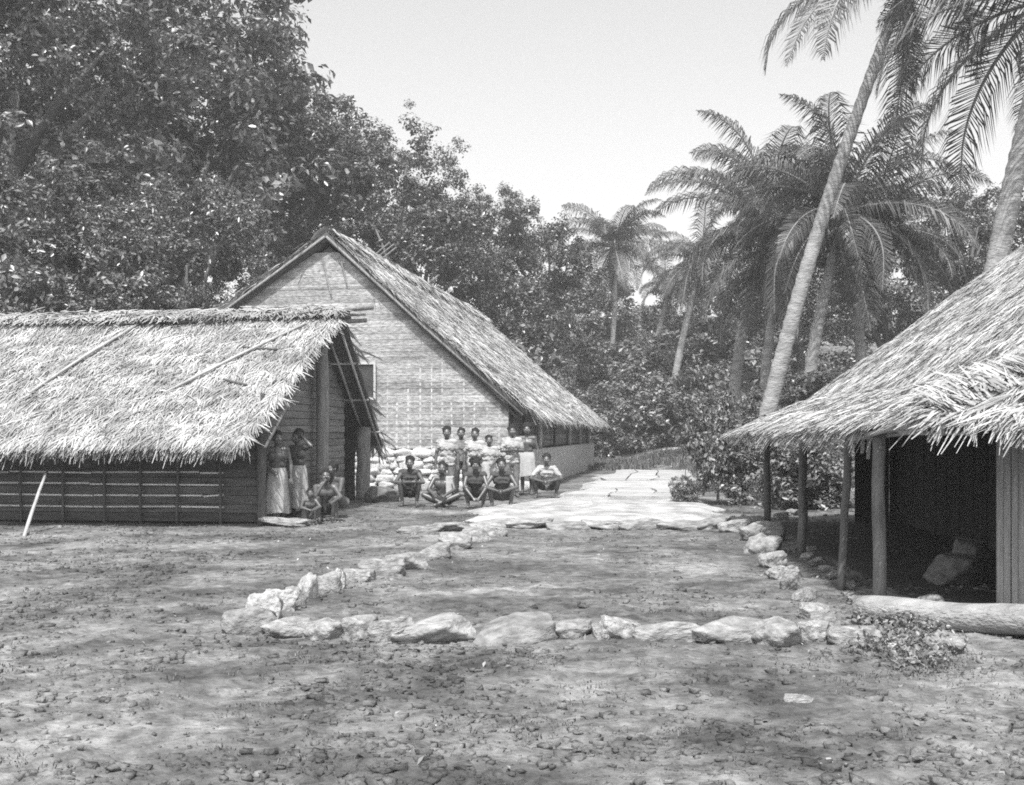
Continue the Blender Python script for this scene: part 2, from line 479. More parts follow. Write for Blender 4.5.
# ------------------------------------------------------------------ thatch
def thatch(name, patch, n, length, width, material, parent, lift=0.10, jitter=0.35, courses=0, seed=1, fringe=0, fringe_len=0.4, edges=0.0, depth=0.06, verge=0, fr_range=(0, 1)):
    """patch(u,v) -> np point, u along the eave, v from eave (0) up to ridge (1)"""
    rg = np.random.default_rng(seed)
    u = rg.random(n); v = rg.random(n)
    if courses:
        fr_ = np.where(rg.random(n) < .62, rg.random(n) ** 2 * 0.28, rg.random(n))
        v = (np.floor(v * courses) + fr_ + .06 * np.sin(u * 23 + np.floor(v * courses) * 2.1)) / courses
        v = np.clip(v, 0, 1)
    if verge:
        k = int(n * 0.012)
        if verge & 1: u[:k] = rg.random(k) * 0.01
        if verge & 2: u[k:2 * k] = 1 - rg.random(k) * 0.01
    fr = np.zeros(n, bool)
    if fringe:
        u = np.concatenate([u, fr_range[0] + (fr_range[1] - fr_range[0]) * rg.random(fringe)]); v = np.concatenate([v, rg.random(fringe) * 0.03]); fr = np.concatenate([fr, np.ones(fringe, bool)])
    N = len(u)
    e = 1e-3
    p = patch(u, v)
    pu = patch(np.clip(u + e, 0, 1), v) - patch(np.clip(u - e, 0, 1), v)
    pv = patch(u, np.clip(v - e, 0, 1)) - patch(u, np.clip(v + e, 0, 1))
    pu /= np.linalg.norm(pu, axis=1)[:, None]; pv /= np.linalg.norm(pv, axis=1)[:, None]
    nr = np.cross(pu, -pv)
    nr /= np.linalg.norm(nr, axis=1)[:, None]
    nr *= np.sign(nr[:, 2])[:, None]
    ang = rg.normal(0, jitter, N)
    d = pv * np.cos(ang)[:, None] + pu * np.sin(ang)[:, None]
    s = pu * np.cos(ang)[:, None] - pv * np.sin(ang)[:, None]
    L = length * rg.uniform(0.55, 1.25, N); W = width * rg.uniform(0.5, 1.3, N)
    L[fr] = fringe_len * rg.uniform(0.35, 1.25, fr.sum())
    lf = rg.uniform(-0.2, 1.0, N) * lift
    tw = rg.uniform(-0.7, 0.7, N)
    s2 = s * np.cos(tw)[:, None] + nr * np.sin(tw)[:, None]
    base = p + nr * (rg.uniform(0.0, depth, N))[:, None]
    mid = base + d * (L * 0.5)[:, None] + nr * (lf * L * 1.0 + 0.01)[:, None]
    tip = mid + d * (L * 0.5)[:, None] + nr * (lf * L * 0.3)[:, None]
    down = np.array([0, 0, -1.0])
    droop = rg.uniform(0.0, 0.12, N); droop[fr] = rg.uniform(0.15, 0.75, fr.sum())
    tip = tip + down * (droop * L)[:, None]
    mid[fr] = mid[fr] + down * (droop[fr] * L[fr] * 0.25)[:, None]
    hw = (W / 2)[:, None]
    V = np.stack([base - s2 * hw, base + s2 * hw, mid + s2 * hw, mid - s2 * hw, tip + s2 * hw * 0.35, tip - s2 * hw * 0.35], 1).reshape(-1, 3)
    i0 = np.arange(N) * 6
    F = np.concatenate([np.stack([i0, i0 + 1, i0 + 2, i0 + 3], 1), np.stack([i0 + 3, i0 + 2, i0 + 4, i0 + 5], 1)])
    o = link(name, np_mesh(name, V, F), material, parent)
    o['kind'] = 'stuff'
    return o

def bilinear(A, B, C, D, sag=0.0, wav=0.0, seed=0):
    A, B, C, D = (np.array(q, float) for q in (A, B, C, D))     # A,B eave; C,D ridge (C above B)
    def f(u, v):
        u = u[:, None]; v = v[:, None]
        p = (A * (1 - u) + B * u) * (1 - v) + (D * (1 - u) + C * u) * v
        p = p.copy()
        p[:, 2] += (-sag * 4 * v * (1 - v))[:, 0] + wav * (np.sin(u * 9 + seed) * np.sin(v * 5 + seed * 2 + u * 4))[:, 0]
        return p
    return f

def slab_from(patch, name, material, parent, th=0.12, nu=14, nv=8):
    uu, vv = np.meshgrid(np.linspace(0, 1, nu + 1), np.linspace(0, 1, nv + 1))
    top = patch(uu.ravel(), vv.ravel())
    bot = top - np.array([0, 0, th])
    V = np.concatenate([top, bot]); N = len(top)
    F = []
    w = nu + 1
    for j in range(nv):
        for i in range(nu):
            q = j * w + i
            F.append((q, q + 1, q + w + 1, q + w)); F.append((N + q + w, N + q + w + 1, N + q + 1, N + q))
    for i in range(nu):
        F.append((i, N + i, N + i + 1, i + 1)); q = nv * w + i; F.append((q + 1, N + q + 1, N + q, q))
    for j in range(nv):
        q = j * w; F.append((q + w, N + q + w, N + q, q)); q = j * w + nu; F.append((q, N + q, N + q + w, q + w))
    return link(name, np_mesh(name, V, F), material, parent)

# ------------------------------------------------------------------ large gabled house
HR = -math.radians(10.4)
house = empty('thatched_house', (-5.18, 30.0, 0), HR)
tag(house, 'large thatched house with a tall pale woven gable on a whitewashed plinth', 'house', 'thatched village houses')
RZ, EZ, WR, WL, HLEN = 7.10, 2.15, 5.62, 5.7, 19.5
EZL = 3.45
RY = 0.30                                           # front edge of the roof, just proud of the gable wall
sr = (RZ - EZ) / WR; sl = (RZ - EZL) / WL
# body wall core keeps the inside dark
pl_t = 1.12
core = MB()
core.v = [(-5.0, .62, pl_t), (5.0, .62, pl_t), (5.0, .62, RZ - 5.0 * sr - .3), (0, .62, RZ - .35), (-5.0, .62, RZ - 5.0 * sl - .3)]
core.v += [(x, 18.6, z) for x, _, z in core.v]
core.f = [(0, 1, 2, 3, 4), (9, 8, 7, 6, 5), (0, 5, 6, 1), (1, 6, 7, 2), (4, 9, 5, 0)]
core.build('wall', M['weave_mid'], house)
# gable courses
gz0 = pl_t + 0.02
k = 0; z = gz0
while z < RZ - 0.55:
    h = RND.uniform(0.065, 0.105)
    xr = min(5.08, (RZ - 0.28 - (z + h)) / sr); xl = -min(5.08, (RZ - 0.28 - (z + h)) / sl)
    xr0 = min(5.08, (RZ - 0.28 - z) / sr); xl0 = -min(5.08, (RZ - 0.28 - z) / sl)
    y0 = 0.500 - (0.006 if k % 2 else 0.0) + RND.uniform(-.0008, .0008)
    y1 = y0 + 0.03
    t_ = 0.0
    MB().hexa([(xl0, y0, z), (xr0, y0, z + t_), (xr0, y1, z + t_), (xl0, y1, z), (xl, y0, z + h - .002), (xr, y0, z + h - .002 + t_), (xr, y1, z + h - .002 + t_), (xl, y1, z + h - .002)]).build('slat', M['weave'], house)
    z += h; k += 1
x = -4.9
while x < 5.05:
    top = RZ - 0.45 - abs(x) * (sr if x > 0 else sl)
    if top > gz0 + .3:
        w = RND.uniform(.035, .06)
        zt = min(top, gz0 + RND.uniform(1.1, 2.9))
        a = RND.uniform(-.05, .05)
        MB().hexa([(x, .4965, gz0), (x + w, .4965, gz0), (x + w, .510, gz0), (x, .510, gz0), (x + a, .4965, zt), (x + a + w, .4965, zt), (x + a + w, .510, zt), (x + a, .510, zt)]).build('batten', M['batten'], house)
    x += RND.uniform(.26, .40)
# slanting sticks seen through the upper gable
for (xa, za, xb, zb) in ((0.1, 5.4, -.15, 6.4), (2.75, 4.6, 2.35, 5.5), (.55, 5.7, .4, 6.3)):
    MB().tube([(xa, .43, za), (xb, .43, zb)], .025, 6).build('batten', M['post'], house)
# window beside the left hut's roof
wx, wz = 0.72, 2.55
win = MB().quadbox(wx, wx + .62, .40, .46, wz, wz + .9).build('window', M['weave_dark'], house)
for b in ((wx - .06, wx + .68, .37, .43, wz + .9, wz + .97), (wx - .06, wx + .68, .37, .43, wz - .07, wz), (wx + .62, wx + .68, .37, .43, wz, wz + .9), (wx - .06, wx, .37, .43, wz, wz + .9)):
    MB().quadbox(*b).build('frame', M['batten'], win)
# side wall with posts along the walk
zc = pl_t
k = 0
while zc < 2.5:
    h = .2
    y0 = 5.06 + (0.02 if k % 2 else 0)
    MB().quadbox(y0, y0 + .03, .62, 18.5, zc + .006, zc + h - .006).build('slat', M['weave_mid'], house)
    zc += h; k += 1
for (yy, m_, r_) in ((0.75, 'post_dark', .10), (2.2, 'post_dark', .06), (5.0, 'bamboo', .085), (8.2, 'post_dark', .05), (12.0, 'bamboo', .085), (15.2, 'bamboo', .07), (18.2, 'post', .08)):
    pole('post', (5.22, yy, 0.9), (5.22, yy, 2.62), r_, M[m_], house, 8, .01, .95, int(yy * 10))
pole('post', (-5.15, .5, 0), (-5.15, .5, 2.9), .1, M['post'], house)
# plinth of whitewashed stones
plinth = MB().quadbox(-5.3, 5.42, .66, 18.8, -.2, pl_t - .03).build('plinth', M['lime'], house)
z = 0.02; row = 0
while z < pl_t - .05:
    h = RND.uniform(.15, .24)
    x = -3.0 + RND.uniform(0, .3)
    while x < 5.35:
        w = RND.uniform(.28, .62)
        o = rock('stone', (x + w / 2, .60 - .22 * (1 - z / pl_t) + RND.uniform(-.05, .05), z + h / 2), (w * .66, .2, h * .78), plinth, mesh=CORAL[RND.randrange(8)], rz=RND.uniform(-.1, .1))
        x += w
    z += h * .92; row += 1
# roof
roofR = bilinear((WR, RY, EZ), (WR + .05, HLEN, EZ - .12), (0.05, HLEN, RZ - .25), (0, RY, RZ), 0.06, .035, 1)
roofL = bilinear((-WL, HLEN, EZL), (-WL, RY, EZL), (0, RY, RZ), (0.05, HLEN, RZ - .25), 0.06, .03, 3)
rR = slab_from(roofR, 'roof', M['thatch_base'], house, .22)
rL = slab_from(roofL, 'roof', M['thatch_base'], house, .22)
thatch('thatch', roofR, 52000, .45, .028, M['thatch_old'], rR, .10, .3, 22, 5, 2600, .38, depth=.08, verge=1)
thatch('thatch', roofL, 7000, .6, .06, M['thatch_old'], rL, .10, .3, 18, 6, 800, .4, depth=.08, verge=2)
# ragged verge edge along the front gable
def edge_fun(A, B):
    A = np.array(A, float); B = np.array(B, float)
    def f(u, v):
        p = A * (1 - u[:, None]) + B * u[:, None]
        p = p + np.array([0, -.08, -.0]) * (1 - v[:, None]) + np.array([0, 0, -.20]) * (1 - v[:, None])
        return p
    return f
# verge poles
for s, ww, ez in ((1, WR, EZ), (-1, WL, EZL)):
    MB().tube([(s * .02, RY - .03, RZ - .13), (s * ww * .5, RY - .03, (RZ + ez) / 2 - .20), (s * ww * .98, RY - .03, ez - .10)], [.038, .034, .03], 7).build('verge_pole', M['post'], house, True)
    MB().tube([(s * .1, RY + .09, RZ - .24), (s * ww * .5, RY + .09, (RZ + ez) / 2 - .30), (s * ww * .95, RY + .09, ez - .16)], .04, 6).build('rafter', M['post_dark'], house, True)
# ridge cap
mb = MB()
NRC = 40
for i in range(NRC + 1):
    y = RY - .06 + (HLEN - RY + .1) * i / NRC
    dz = -.25 * i / NRC + .03 * noise.noise(Vector((y, 0, 4)))
    for j, (xx, zz) in enumerate(((-.42, -.30), (-.24, -.08), (0, .05), (.24, -.08), (.42, -.30))):
        mb.v.append((xx + .05 * noise.noise(Vector((y * 2, j, 8))), y, RZ + .1 + dz + zz))
for i in range(NRC):
    for j in range(4):
        q = i * 5 + j; mb.f.append((q, q + 1, q + 6, q + 5))
rc = mb.build('ridge_cap', M['thatch_old'], house, True)
rcp = bilinear((.45, RY, RZ - .25), (.5, HLEN, RZ - .5), (0.05, HLEN, RZ - .12), (0, RY, RZ + .13), 0, 0)
thatch('thatch', rcp, 2600, .5, .05, M['thatch_old'], rc, .15, .3, 0, 15, 0)
for yy in (4.6, 4.9, 5.3, 11.0, 11.3):
    MB().tube([(-.35, yy, RZ - .2 - yy * .013), (.35 + RND.uniform(0, .3), yy + RND.uniform(-.3, .3), RZ + .45 - yy * .013)], .025, 6).build('ridge_stick', M['post'], house)
    MB().tube([(.55, yy + .1, RZ - .45 - yy * .013), (-.3, yy + RND.uniform(-.3, .3), RZ + .42 - yy * .013)], .025, 6).build('ridge_stick', M['post'], house)

# ------------------------------------------------------------------ left hut
LR = -math.radians(6)
hut = empty('thatched_hut', (-4.34, 19.1, 0), LR)
tag(hut, 'low thatched hut on the left with shaggy roof and dark slatted front wall', 'hut', 'thatched village houses')
RLZ, RLY, XL = 4.05, 3.4, -9.5
OV = .46
pf = bilinear((XL, -.8, 1.33), (OV - .46, -.8, 1.54), (OV + .1, RLY, RLZ), (XL, RLY, RLZ - .12), .05, .05, 2)
pb = bilinear((OV - .1, 7.7, 1.36), (XL, 7.7, 1.36), (XL, RLY, RLZ - .12), (OV + .1, RLY, RLZ), .03, .02, 5)
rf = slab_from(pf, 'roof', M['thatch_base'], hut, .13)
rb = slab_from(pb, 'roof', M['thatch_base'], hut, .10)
thatch('thatch', pf, 76000, .44, .021, M['thatch'], rf, .09, .42, 11, 21, 4200, .36, depth=.07, verge=2)
thatch('thatch', pb, 5000, .6, .05, M['thatch'], rb, .12, .4, 10, 22, 900, .5, depth=.06, verge=1)
# ridge covering of flattened pale leaf mats
mb = MB()
for i in range(61):
    x = XL + (OV + .16 - XL) * i / 60
    dz = -.05 + .07 * noise.noise(Vector((x * .8, 1, 0))) + .12 * (i / 60) - .1
    for j, (yy, zz) in enumerate(((-.40, -.27), (-.22, -.07), (-.05, .02), (.2, -.04), (.46, -.28))):
        mb.v.append((x, RLY + yy + .16 * noise.noise(Vector((x * 1.7, j, 5))), RLZ + .12 + dz + zz + .02 * noise.noise(Vector((x * 5, j * 3, 1)))))
for i in range(60):
    for j in range(4):
        q = i * 5 + j; mb.f.append((q, q + 1, q + 6, q + 5))
lrc = mb.build('ridge_cap', M['ridge'], hut, True)
thatch('thatch', bilinear((XL, RLY - .38, RLZ - .22), (OV + .1, RLY - .38, RLZ - .08), (OV + .1, RLY, RLZ + .09), (XL, RLY, RLZ - .03)), 3600, .34, .03, M['ridge'], lrc, .1, .9, 0, 61)
# poles at the ridge end and lying on the thatch
for (a, b, r_) in (((OV - .8, RLY - .1, RLZ - .02), (OV + .72, RLY - .05, RLZ + .10), .06), ((OV - .7, RLY + .12, RLZ - .22), (OV + .55, RLY + .10, RLZ - .16), .045), ((OV - .3, RLY - .3, RLZ - .12), (OV + .5, RLY + .2, RLZ - .02), .03)):
    MB().tube([a, b], r_, 8).build('ridge_pole', M['post'], hut, True)
def on_front(x, v, off=.10):
    p = pf(np.array([(x - XL) / (OV - XL)]), np.array([v]))[0]
    return (p[0], p[1] - off * .5, p[2] + off)
for (xa, va, xb, vb) in ((-.06, .85, -1.7, .30), (-3.6, .93, -4.4, .32)):
    MB().tube([on_front(xa, va), on_front((xa + xb) / 2, (va + vb) / 2, .13), on_front(xb, vb)], .028, 7).build('roof_pole', M['bamboo'], hut, True)
for (xa, va, xb, vb) in ((-.2, .62, -.95, .66), (-.25, .35, -.8, .4)):
    MB().tube([on_front(xa, va), on_front(xb, vb)], .022, 6).build('roof_pole', M['post_dark'], hut, True)
# rafters and purlins visible under the far slope
for xx in (OV - .05, OV - .35, -.6, -1.6):
    MB().tube([(xx, RLY + .15, RLZ - .22), (xx - .05, 7.55, 1.22)], .03, 6).build('rafter', M['bamboo'], hut, True)
    MB().tube([(xx - .05, RLY - .2, RLZ - .25), (xx - .12, -.7, 1.35)], .03, 6).build('rafter', M['post_dark'], hut, True)
for v in (.15, .42, .70):
    y = 7.7 + (RLY - 7.7) * v; z = 1.36 + (RLZ - 1.36) * v - .16
    MB().tube([(-3, y, z), (OV + .02, y, z)], .028, 6).build('purlin', M['bamboo'], hut, True)
# posts of the gable end
pole('post', (.16, RLY - .15, -.1), (.14, RLY - .15, RLZ - .2), .145, M['post'], hut, 12, .012, .85, 3)
pole('post', (.14, 6.75, -.1), (.16, 6.75, 1.72), .17, M['post'], hut, 12, .01, .95, 4)
pole('post', (-.02, .02, -.1), (-.02, .02, 1.75), .08, M['post_dark'], hut, 10, .012, .95, 5)
# gable end wall: horizontal split bamboo courses, far bay left open
z = .06; k = 0
while z < 3.5:
    h = .14
    if z < 2.2:
        ya, yb = .12, 5.85
    else:
        t_ = (z - 1.6) / (RLZ - 1.6)
        ya, yb = max(.12, -.5 + t_ * 4.0), min(5.85, 7.3 - t_ * 4.0)
    if yb - ya > .3:
        x0 = -.10 + (.018 if k % 2 else 0)
        MB().quadbox(x0, x0 + .02, ya, yb, z + .004, z + h - .006).build('slat', M['weave_mid'], hut)
    z += h; k += 1
# front wall: dark boards, pale split-bamboo rails, dark uprights
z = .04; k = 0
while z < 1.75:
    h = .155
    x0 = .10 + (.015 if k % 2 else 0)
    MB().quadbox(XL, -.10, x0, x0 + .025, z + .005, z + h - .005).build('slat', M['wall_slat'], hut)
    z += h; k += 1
for zr in (.30, .50, .70, .90):
    x = XL
    while x < -.75:
        ln = RND.uniform(1.4, 2.4); xb = min(x + ln, -.72)
        dz = RND.uniform(-.015, .015)
        MB().tube([(x, .075, zr + dz), (xb, .075, zr + RND.uniform(-.015, .015))], .017, 6).build('rail', M['rail'], hut)
        x = xb + .02
x = -.75
while x > XL:
    pole('post', (x, .02, -.05), (x + RND.uniform(-.02, .02), .02, 1.7), .024, M['post_dark'], hut, 6, .008, .95, int(-x * 10))
    x -= RND.uniform(.62, .8)
MB().quadbox(XL, -.05, 6.7, 6.75, 0, 1.9).build('back_wall', M['weave_dark'], hut)
# leaning stick
st = pole('leaning_stick', tuple(G(24, 537)), tuple(P(47, 470, 18.75)), .03, M['bamboo'], None, 7, .008, .85, 9)
tag(st, 'thin pale stick leaning against the dark slatted wall at far left', 'stick')

# ------------------------------------------------------------------ right open hut
RR = -math.radians(4.2)
oh = empty('open_hut', (3.4, 9.0, 0), RR)
tag(oh, 'open sided thatched hut on the right with dark interior and bare posts', 'hut', 'thatched village houses')
LEN = 10.9
prof_x = np.array([0, 1.2, 3.0, 5.5, 5.8]); prof_z = np.array([1.78, 2.24, 3.56, 5.40, 5.62])
def left_patch(u, v):
    x = v * 5.6
    z = np.interp(x, prof_x, prof_z)
    y0 = x * .62                                    # hip
    y = y0 + (LEN - y0) * u
    z = z - .10 * u + .03 * np.sin(u * 11 + v * 3) * np.sin(v * 9 + 2 * u)
    return np.stack([x, y, z], 1)
def front_patch(u, v):
    y = v * 5.6 * .62
    z = np.interp(v * 5.6, prof_x, prof_z) - .02
    x0 = v * 5.6
    x = x0 + (11.2 - 2 * x0) * u
    return np.stack([x, y, z], 1)
def right_patch(u, v):
    x = 11.2 - v * 5.6
    z = np.interp(v * 5.6, prof_x, prof_z)
    y0 = v * 5.6 * .62
    y = LEN + (y0 - LEN) * u
    return np.stack([x, y, z], 1)
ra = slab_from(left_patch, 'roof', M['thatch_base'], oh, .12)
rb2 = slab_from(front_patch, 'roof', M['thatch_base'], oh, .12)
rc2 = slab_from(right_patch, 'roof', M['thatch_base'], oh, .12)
thatch('thatch', left_patch, 70000, .38, .018, M['thatch'], ra, .10, .34, 17, 31, 3600, .34, depth=.05, verge=2, fr_range=(.13, 1))
thatch('thatch', front_patch, 32000, .40, .021, M['thatch'], rb2, .06, .3, 12, 32, 2600, .30, depth=.06)
thatch('thatch', right_patch, 3000, .6, .08, M['thatch_old'], rc2, .12, .3, 10, 33, 200, .4)
hip = MB()
for i in range(25):
    t = i / 24; x = t * 5.6; z = float(np.interp(x, prof_x, prof_z))
    for (dx, dy, dz) in ((-.20, .17, -.04), (0, 0, .045), (.20, -.15, -.05)):
        hip.v.append((x + dx + .05 * noise.noise(Vector((x * 3, dx, 2))), x * .62 + dy, z + dz))
for i in range(24):
    for j in range(2):
        q = i * 3 + j; hip.f.append((q, q + 1, q + 4, q + 3))
hc = hip.build('hip_cap', M['ridge'], oh, True)
def hip_patch(u, v):
    x = u * 5.6; z = np.interp(x, prof_x, prof_z)
    return np.stack([x + (v - .5) * .3, x * .62 - (v - .5) * .26, z + .06 - .2 * np.abs(v - .5)], 1)
thatch('thatch', hip_patch, 2600, .26, .018, M['thatch'], hc, .02, .35, 0, 91)
# ridge and eave poles; the bare pole ends at the near corner
MB().tube([(5.6, 3.2, 5.5), (5.6, LEN + .4, 5.38)], .06, 8).build('ridge_pole', M['post_dark'], oh, True)
for (a, b, r_) in (((-.16, 1.35, 1.60), (-.02, .05, 1.735), .026), ((-.10, .62, 1.66), (-.03, .04, 1.71), .03), ((-.10, .45, 1.63), (.40, .06, 1.63), .024), ((-.06, .2, 1.66), (.30, .04, 1.66), .02), ((.05, 2.6, 1.62), (-.05, -.05, 1.68), .03), ((-.20, 1.9, 1.56), (.08, 1.0, 1.62), .022)):
    MB().tube([a, b], r_, 8).build('eave_pole', M['bamboo'], oh, True)
MB().tube([(.12, .9, 1.66), (.30, 5, 1.62), (.42, 10.9, 1.56)], .045, 8).build('eave_pole', M['post_dark'], oh, True)
for yy in (1.6, 3.4, 5.2, 7.0, 8.8, 10.6):
    MB().tube([(.05, yy, 1.60), (1.2, yy, 2.04), (3.0, yy, 3.36), (5.5, max(yy, 3.3), 5.2)], .035, 6).build('rafter', M['post_dark'], oh, True)
def to_local(o, p):
    return o.matrix_basis.inverted() @ Vector(p)
oh.matrix_basis = Matrix.Translation((3.4, 9.0, 0)) @ Matrix.Rotation(RR, 4, 'Z')
for i, (px, py, r_, m_, h) in enumerate(((879, 607, .065, 'post_mid', 1.80), (841, 592, .042, 'post_dark', 1.72), (802, 556, .06, 'post_dark', 1.72), (767, 523, .065, 'post_dark', 1.62))):
    p = to_local(oh, G(px, py))
    q = p + Vector(((.0, .08, .03, .0)[i], 0, h)); q.z = h
    p.z = -.1
    pole('post', p, q, r_, M[m_], oh, 10, .018 if i else .008, .9, 40 + i)
# short hanging leaf ends under the corner
for (xx, yy, ln) in ((.10, .35, .18), (.3, -.05, .12), (-.05, 1.3, .28), (-.1, 1.6, .35), (-.12, 1.75, .3)):
    MB().hexa([(xx, yy, 1.72 - ln), (xx + .03, yy, 1.72 - ln), (xx + .03, yy + .008, 1.72 - ln), (xx, yy + .008, 1.72 - ln), (xx + .01, yy, 1.74), (xx + .06, yy, 1.74), (xx + .06, yy + .008, 1.74), (xx + .01, yy + .008, 1.74)]).build('hanging_leaf', M['thatch'], oh)
# reed wall at the front right; dark back and side walls added to block light
def board_wall(x0, x1, y, z1, m_, axis='x', w=.16, zfun=None):
    p = x0; k = 0
    while p < x1:
        q = min(p + w * RND.uniform(.8, 1.25), x1)
        zz = zfun((p + q) / 2) if zfun else z1
        off = .012 * (k % 2)
        if axis == 'x': MB().quadbox(p, q - .008, y + off, y + off + .03, 0, zz).build('board', M[m_], oh)
        else: MB().quadbox(y + off, y + off + .03, p, q - .008, 0, zz).build('board', M[m_], oh)
        p = q; k += 1
zroof = lambda x: float(np.interp(x if x < 5.6 else 11.2 - x, prof_x, prof_z)) - .35
board_wall(1.0, 6.5, 1.25, 1.9, 'reed', 'x', .07, lambda x: min(zroof(x), 1.9 + .6 * 0))
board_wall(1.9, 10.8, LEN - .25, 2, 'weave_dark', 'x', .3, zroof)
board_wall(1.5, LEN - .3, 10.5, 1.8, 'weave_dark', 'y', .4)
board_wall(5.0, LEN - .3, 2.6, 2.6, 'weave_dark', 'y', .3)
for (px, py, d, w, h, lab) in ((955, 588, 11.6, .62, .42, 'grey sack-like boulder low in the dark of the open hut'), (968, 555, 11.8, .42, .6, 'upright grey boulder leaning in the dark of the open hut')):
    p = P(px, py, d)
    o = rock('boulder', (p.x, p.y, h * .4), (w / 2, w / 2, h * .55), None, 8, mesh=dark_rock)
    tag(o, lab, 'rock')
MB().quadbox(.35, 10.4, .9, LEN - .4, -.05, .03).build('shade_floor', M['weave_dark'], oh)  # dark sheet laid over the ground to paint in the hut's shade
# log lying in front
la, lb = G(856, 622), G(1060, 642)
la.z, lb.z = .12, .14
lg = empty('log', tuple(la))
tag(lg, 'bleached log lying on the ground in front of the open hut', 'log')
d = lb - la
pts = [d * t + Vector((0, 0, .012 * math.sin(t * 9))) for t in np.linspace(0, 1, 12)]
MB().tube(pts, [.105, .112, .11, .112, .115, .118, .12, .122, .125, .125, .126, .126], 14).build('trunk', M['log'], lg, True)
MB().tube([Vector((-.012, 0, .0)), Vector((.004, 0, 0))], [.07, .09], 12).build('cut_end', M['batten'], lg)

# ------------------------------------------------------------------ foliage
def leaf_np(c, nrm, size, rg, aspect=.5):
    N = len(c)
    nrm = nrm / np.linalg.norm(nrm, axis=1)[:, None]
    rnd = rg.normal(size=(N, 3)); rnd[:, 2] -= .5
    t = rnd - nrm * (rnd * nrm).sum(1)[:, None]
    t /= np.linalg.norm(t, axis=1)[:, None]
    b = np.cross(nrm, t)
    s = size[:, None]
    v0 = c - t * s * .5
    v1 = c - t * s * .05 + b * s * aspect * .5 + nrm * s * .07
    v2 = c + t * s * .5 - nrm * s * .10
    v3 = c - t * s * .05 - b * s * aspect * .5 + nrm * s * .07
    V = np.stack([v0, v1, v2, v3], 1).reshape(-1, 3)
    i = np.arange(N) * 4
    F = np.concatenate([np.stack([i, i + 1, i + 2], 1), np.stack([i, i + 2, i + 3], 1)])
    return V, F

def crown_np(rg, rad, nclump, nleaf, cr, leaf, flat=.75, shell=.45, aspect=.5):
    rad = np.array(rad, float)
    d = rg.normal(size=(nclump, 3)); d /= np.linalg.norm(d, axis=1)[:, None]
    ph = rg.uniform(0, 6.28, 3)
    lump = 1 + .22 * np.sin(d[:, 0] * 4 + ph[0]) * np.sin(d[:, 1] * 4 + ph[1]) + .15 * np.sin(d[:, 2] * 5 + ph[2])
    rr = (shell + (1 - shell) * rg.random(nclump) ** .6) * lump
    cc = d * rad * rr[:, None]
    ld = rg.normal(size=(nclump, nleaf, 3)); ld /= np.linalg.norm(ld, axis=2)[:, :, None]
    crr = cr * rg.uniform(.6, 1.35, (nclump, 1, 1))
    pr = rg.random((nclump, nleaf, 1)) ** .45
    off = ld * pr * crr; off[:, :, 2] *= flat
    c = (cc[:, None, :] + off).reshape(-1, 3)
    nr = (ld * .7 + np.array([0, 0, .75]) + rg.normal(size=ld.shape) * .45).reshape(-1, 3)
    size = leaf * rg.uniform(.5, 1.3, len(c)) * np.repeat(rg.uniform(.65, 1.35, nclump), nleaf)
    V, F = leaf_np(c, nr, size, rg, aspect)
    return V, F, cc

CR = {}
def crown_variant(key, seed, rad, nclump, nleaf, cr, leaf, m_, **kw):
    rg = np.random.default_rng(seed)
    V, F, cc = crown_np(rg, rad, nclump, nleaf, cr, leaf, **kw)
    me = np_mesh('crown', V, F); me.materials.append(M[m_])
    CR[key] = (me, cc, np.array(rad))
for i in range(3):
    crown_variant(('big', i), 100 + i, (1, 1, 1), 330, 105, .135, .050, 'leaf', shell=.30)
for i in range(3):
    crown_variant(('far', i), 200 + i, (1, 1, 1), 240, 85, .16, .058, 'leaf_dark', shell=.35)
for i in range(3):
    crown_variant(('bush', i), 300 + i, (1, 1, 1), 110, 60, .24, .11, 'leaf_bright', shell=.2, aspect=.55)

def tree(name, label, cat, key, pos, cz, rad, trunk_r, group=None, seed=0, base_z=None, lean=0.0):
    rg = random.Random(seed)
    x, y = pos
    bz = terrain(x, y) - .1 if base_z is None else base_z
    root = empty(name, (x, y, bz))
    tag(root, label, cat, group)
    me, cc, rr = CR[key]
    cr = link('crown', me, None, root)
    cr.location = (lean, 0, cz - bz)
    cr.scale = rad
    cr.rotation_euler = (0, 0, rg.uniform(0, 6.28))
    if trunk_r:
        top = Vector((lean, 0, cz - bz - rad[2] * .1))
        mb = MB()
        pts = [Vector((0, 0, 0)).lerp(top, t) + Vector((rg.uniform(-.2, .2), rg.uniform(-.2, .2), 0)) * (1 if 0 < t < 1 else 0) * trunk_r * 3 for t in np.linspace(0, 1, 7)]
        mb.tube(pts, [trunk_r * f for f in (1.35, 1.0, .9, .8, .7, .5, .3)], 9)
        tk = mb.build('trunk', M['bark'], root, True)
        for k in range(7):
            a = rg.uniform(0, 6.28)
            s = Vector((0, 0, 0)).lerp(top, rg.uniform(.5, .8))
            e = Vector((lean, 0, cz - bz)) + Vector((math.cos(a) * rad[0] * .55, math.sin(a) * rad[1] * .55, rg.uniform(-.3, .5) * rad[2]))
            m = s.lerp(e, .5) + Vector((0, 0, .08 * rad[2]))
            MB().tube([s, m, e], [trunk_r * .45, trunk_r * .3, trunk_r * .1], 6).build('limb', M['bark'], tk, True)
    return root

def tree_px(label, px, py, d, rpx, key, asp=(1, 1, 1), trunk=.35, seed=0, name='broadleaf_tree', group='broadleaf trees behind the houses', lean=0.0):
    c = P(px, py, d)
    r_ = rpx / FPX * d
    return tree(name, label, 'tree', key, (c.x - lean, d), c.z, (r_ * asp[0], r_ * asp[1], r_ * asp[2]), trunk, group, seed, None, lean)

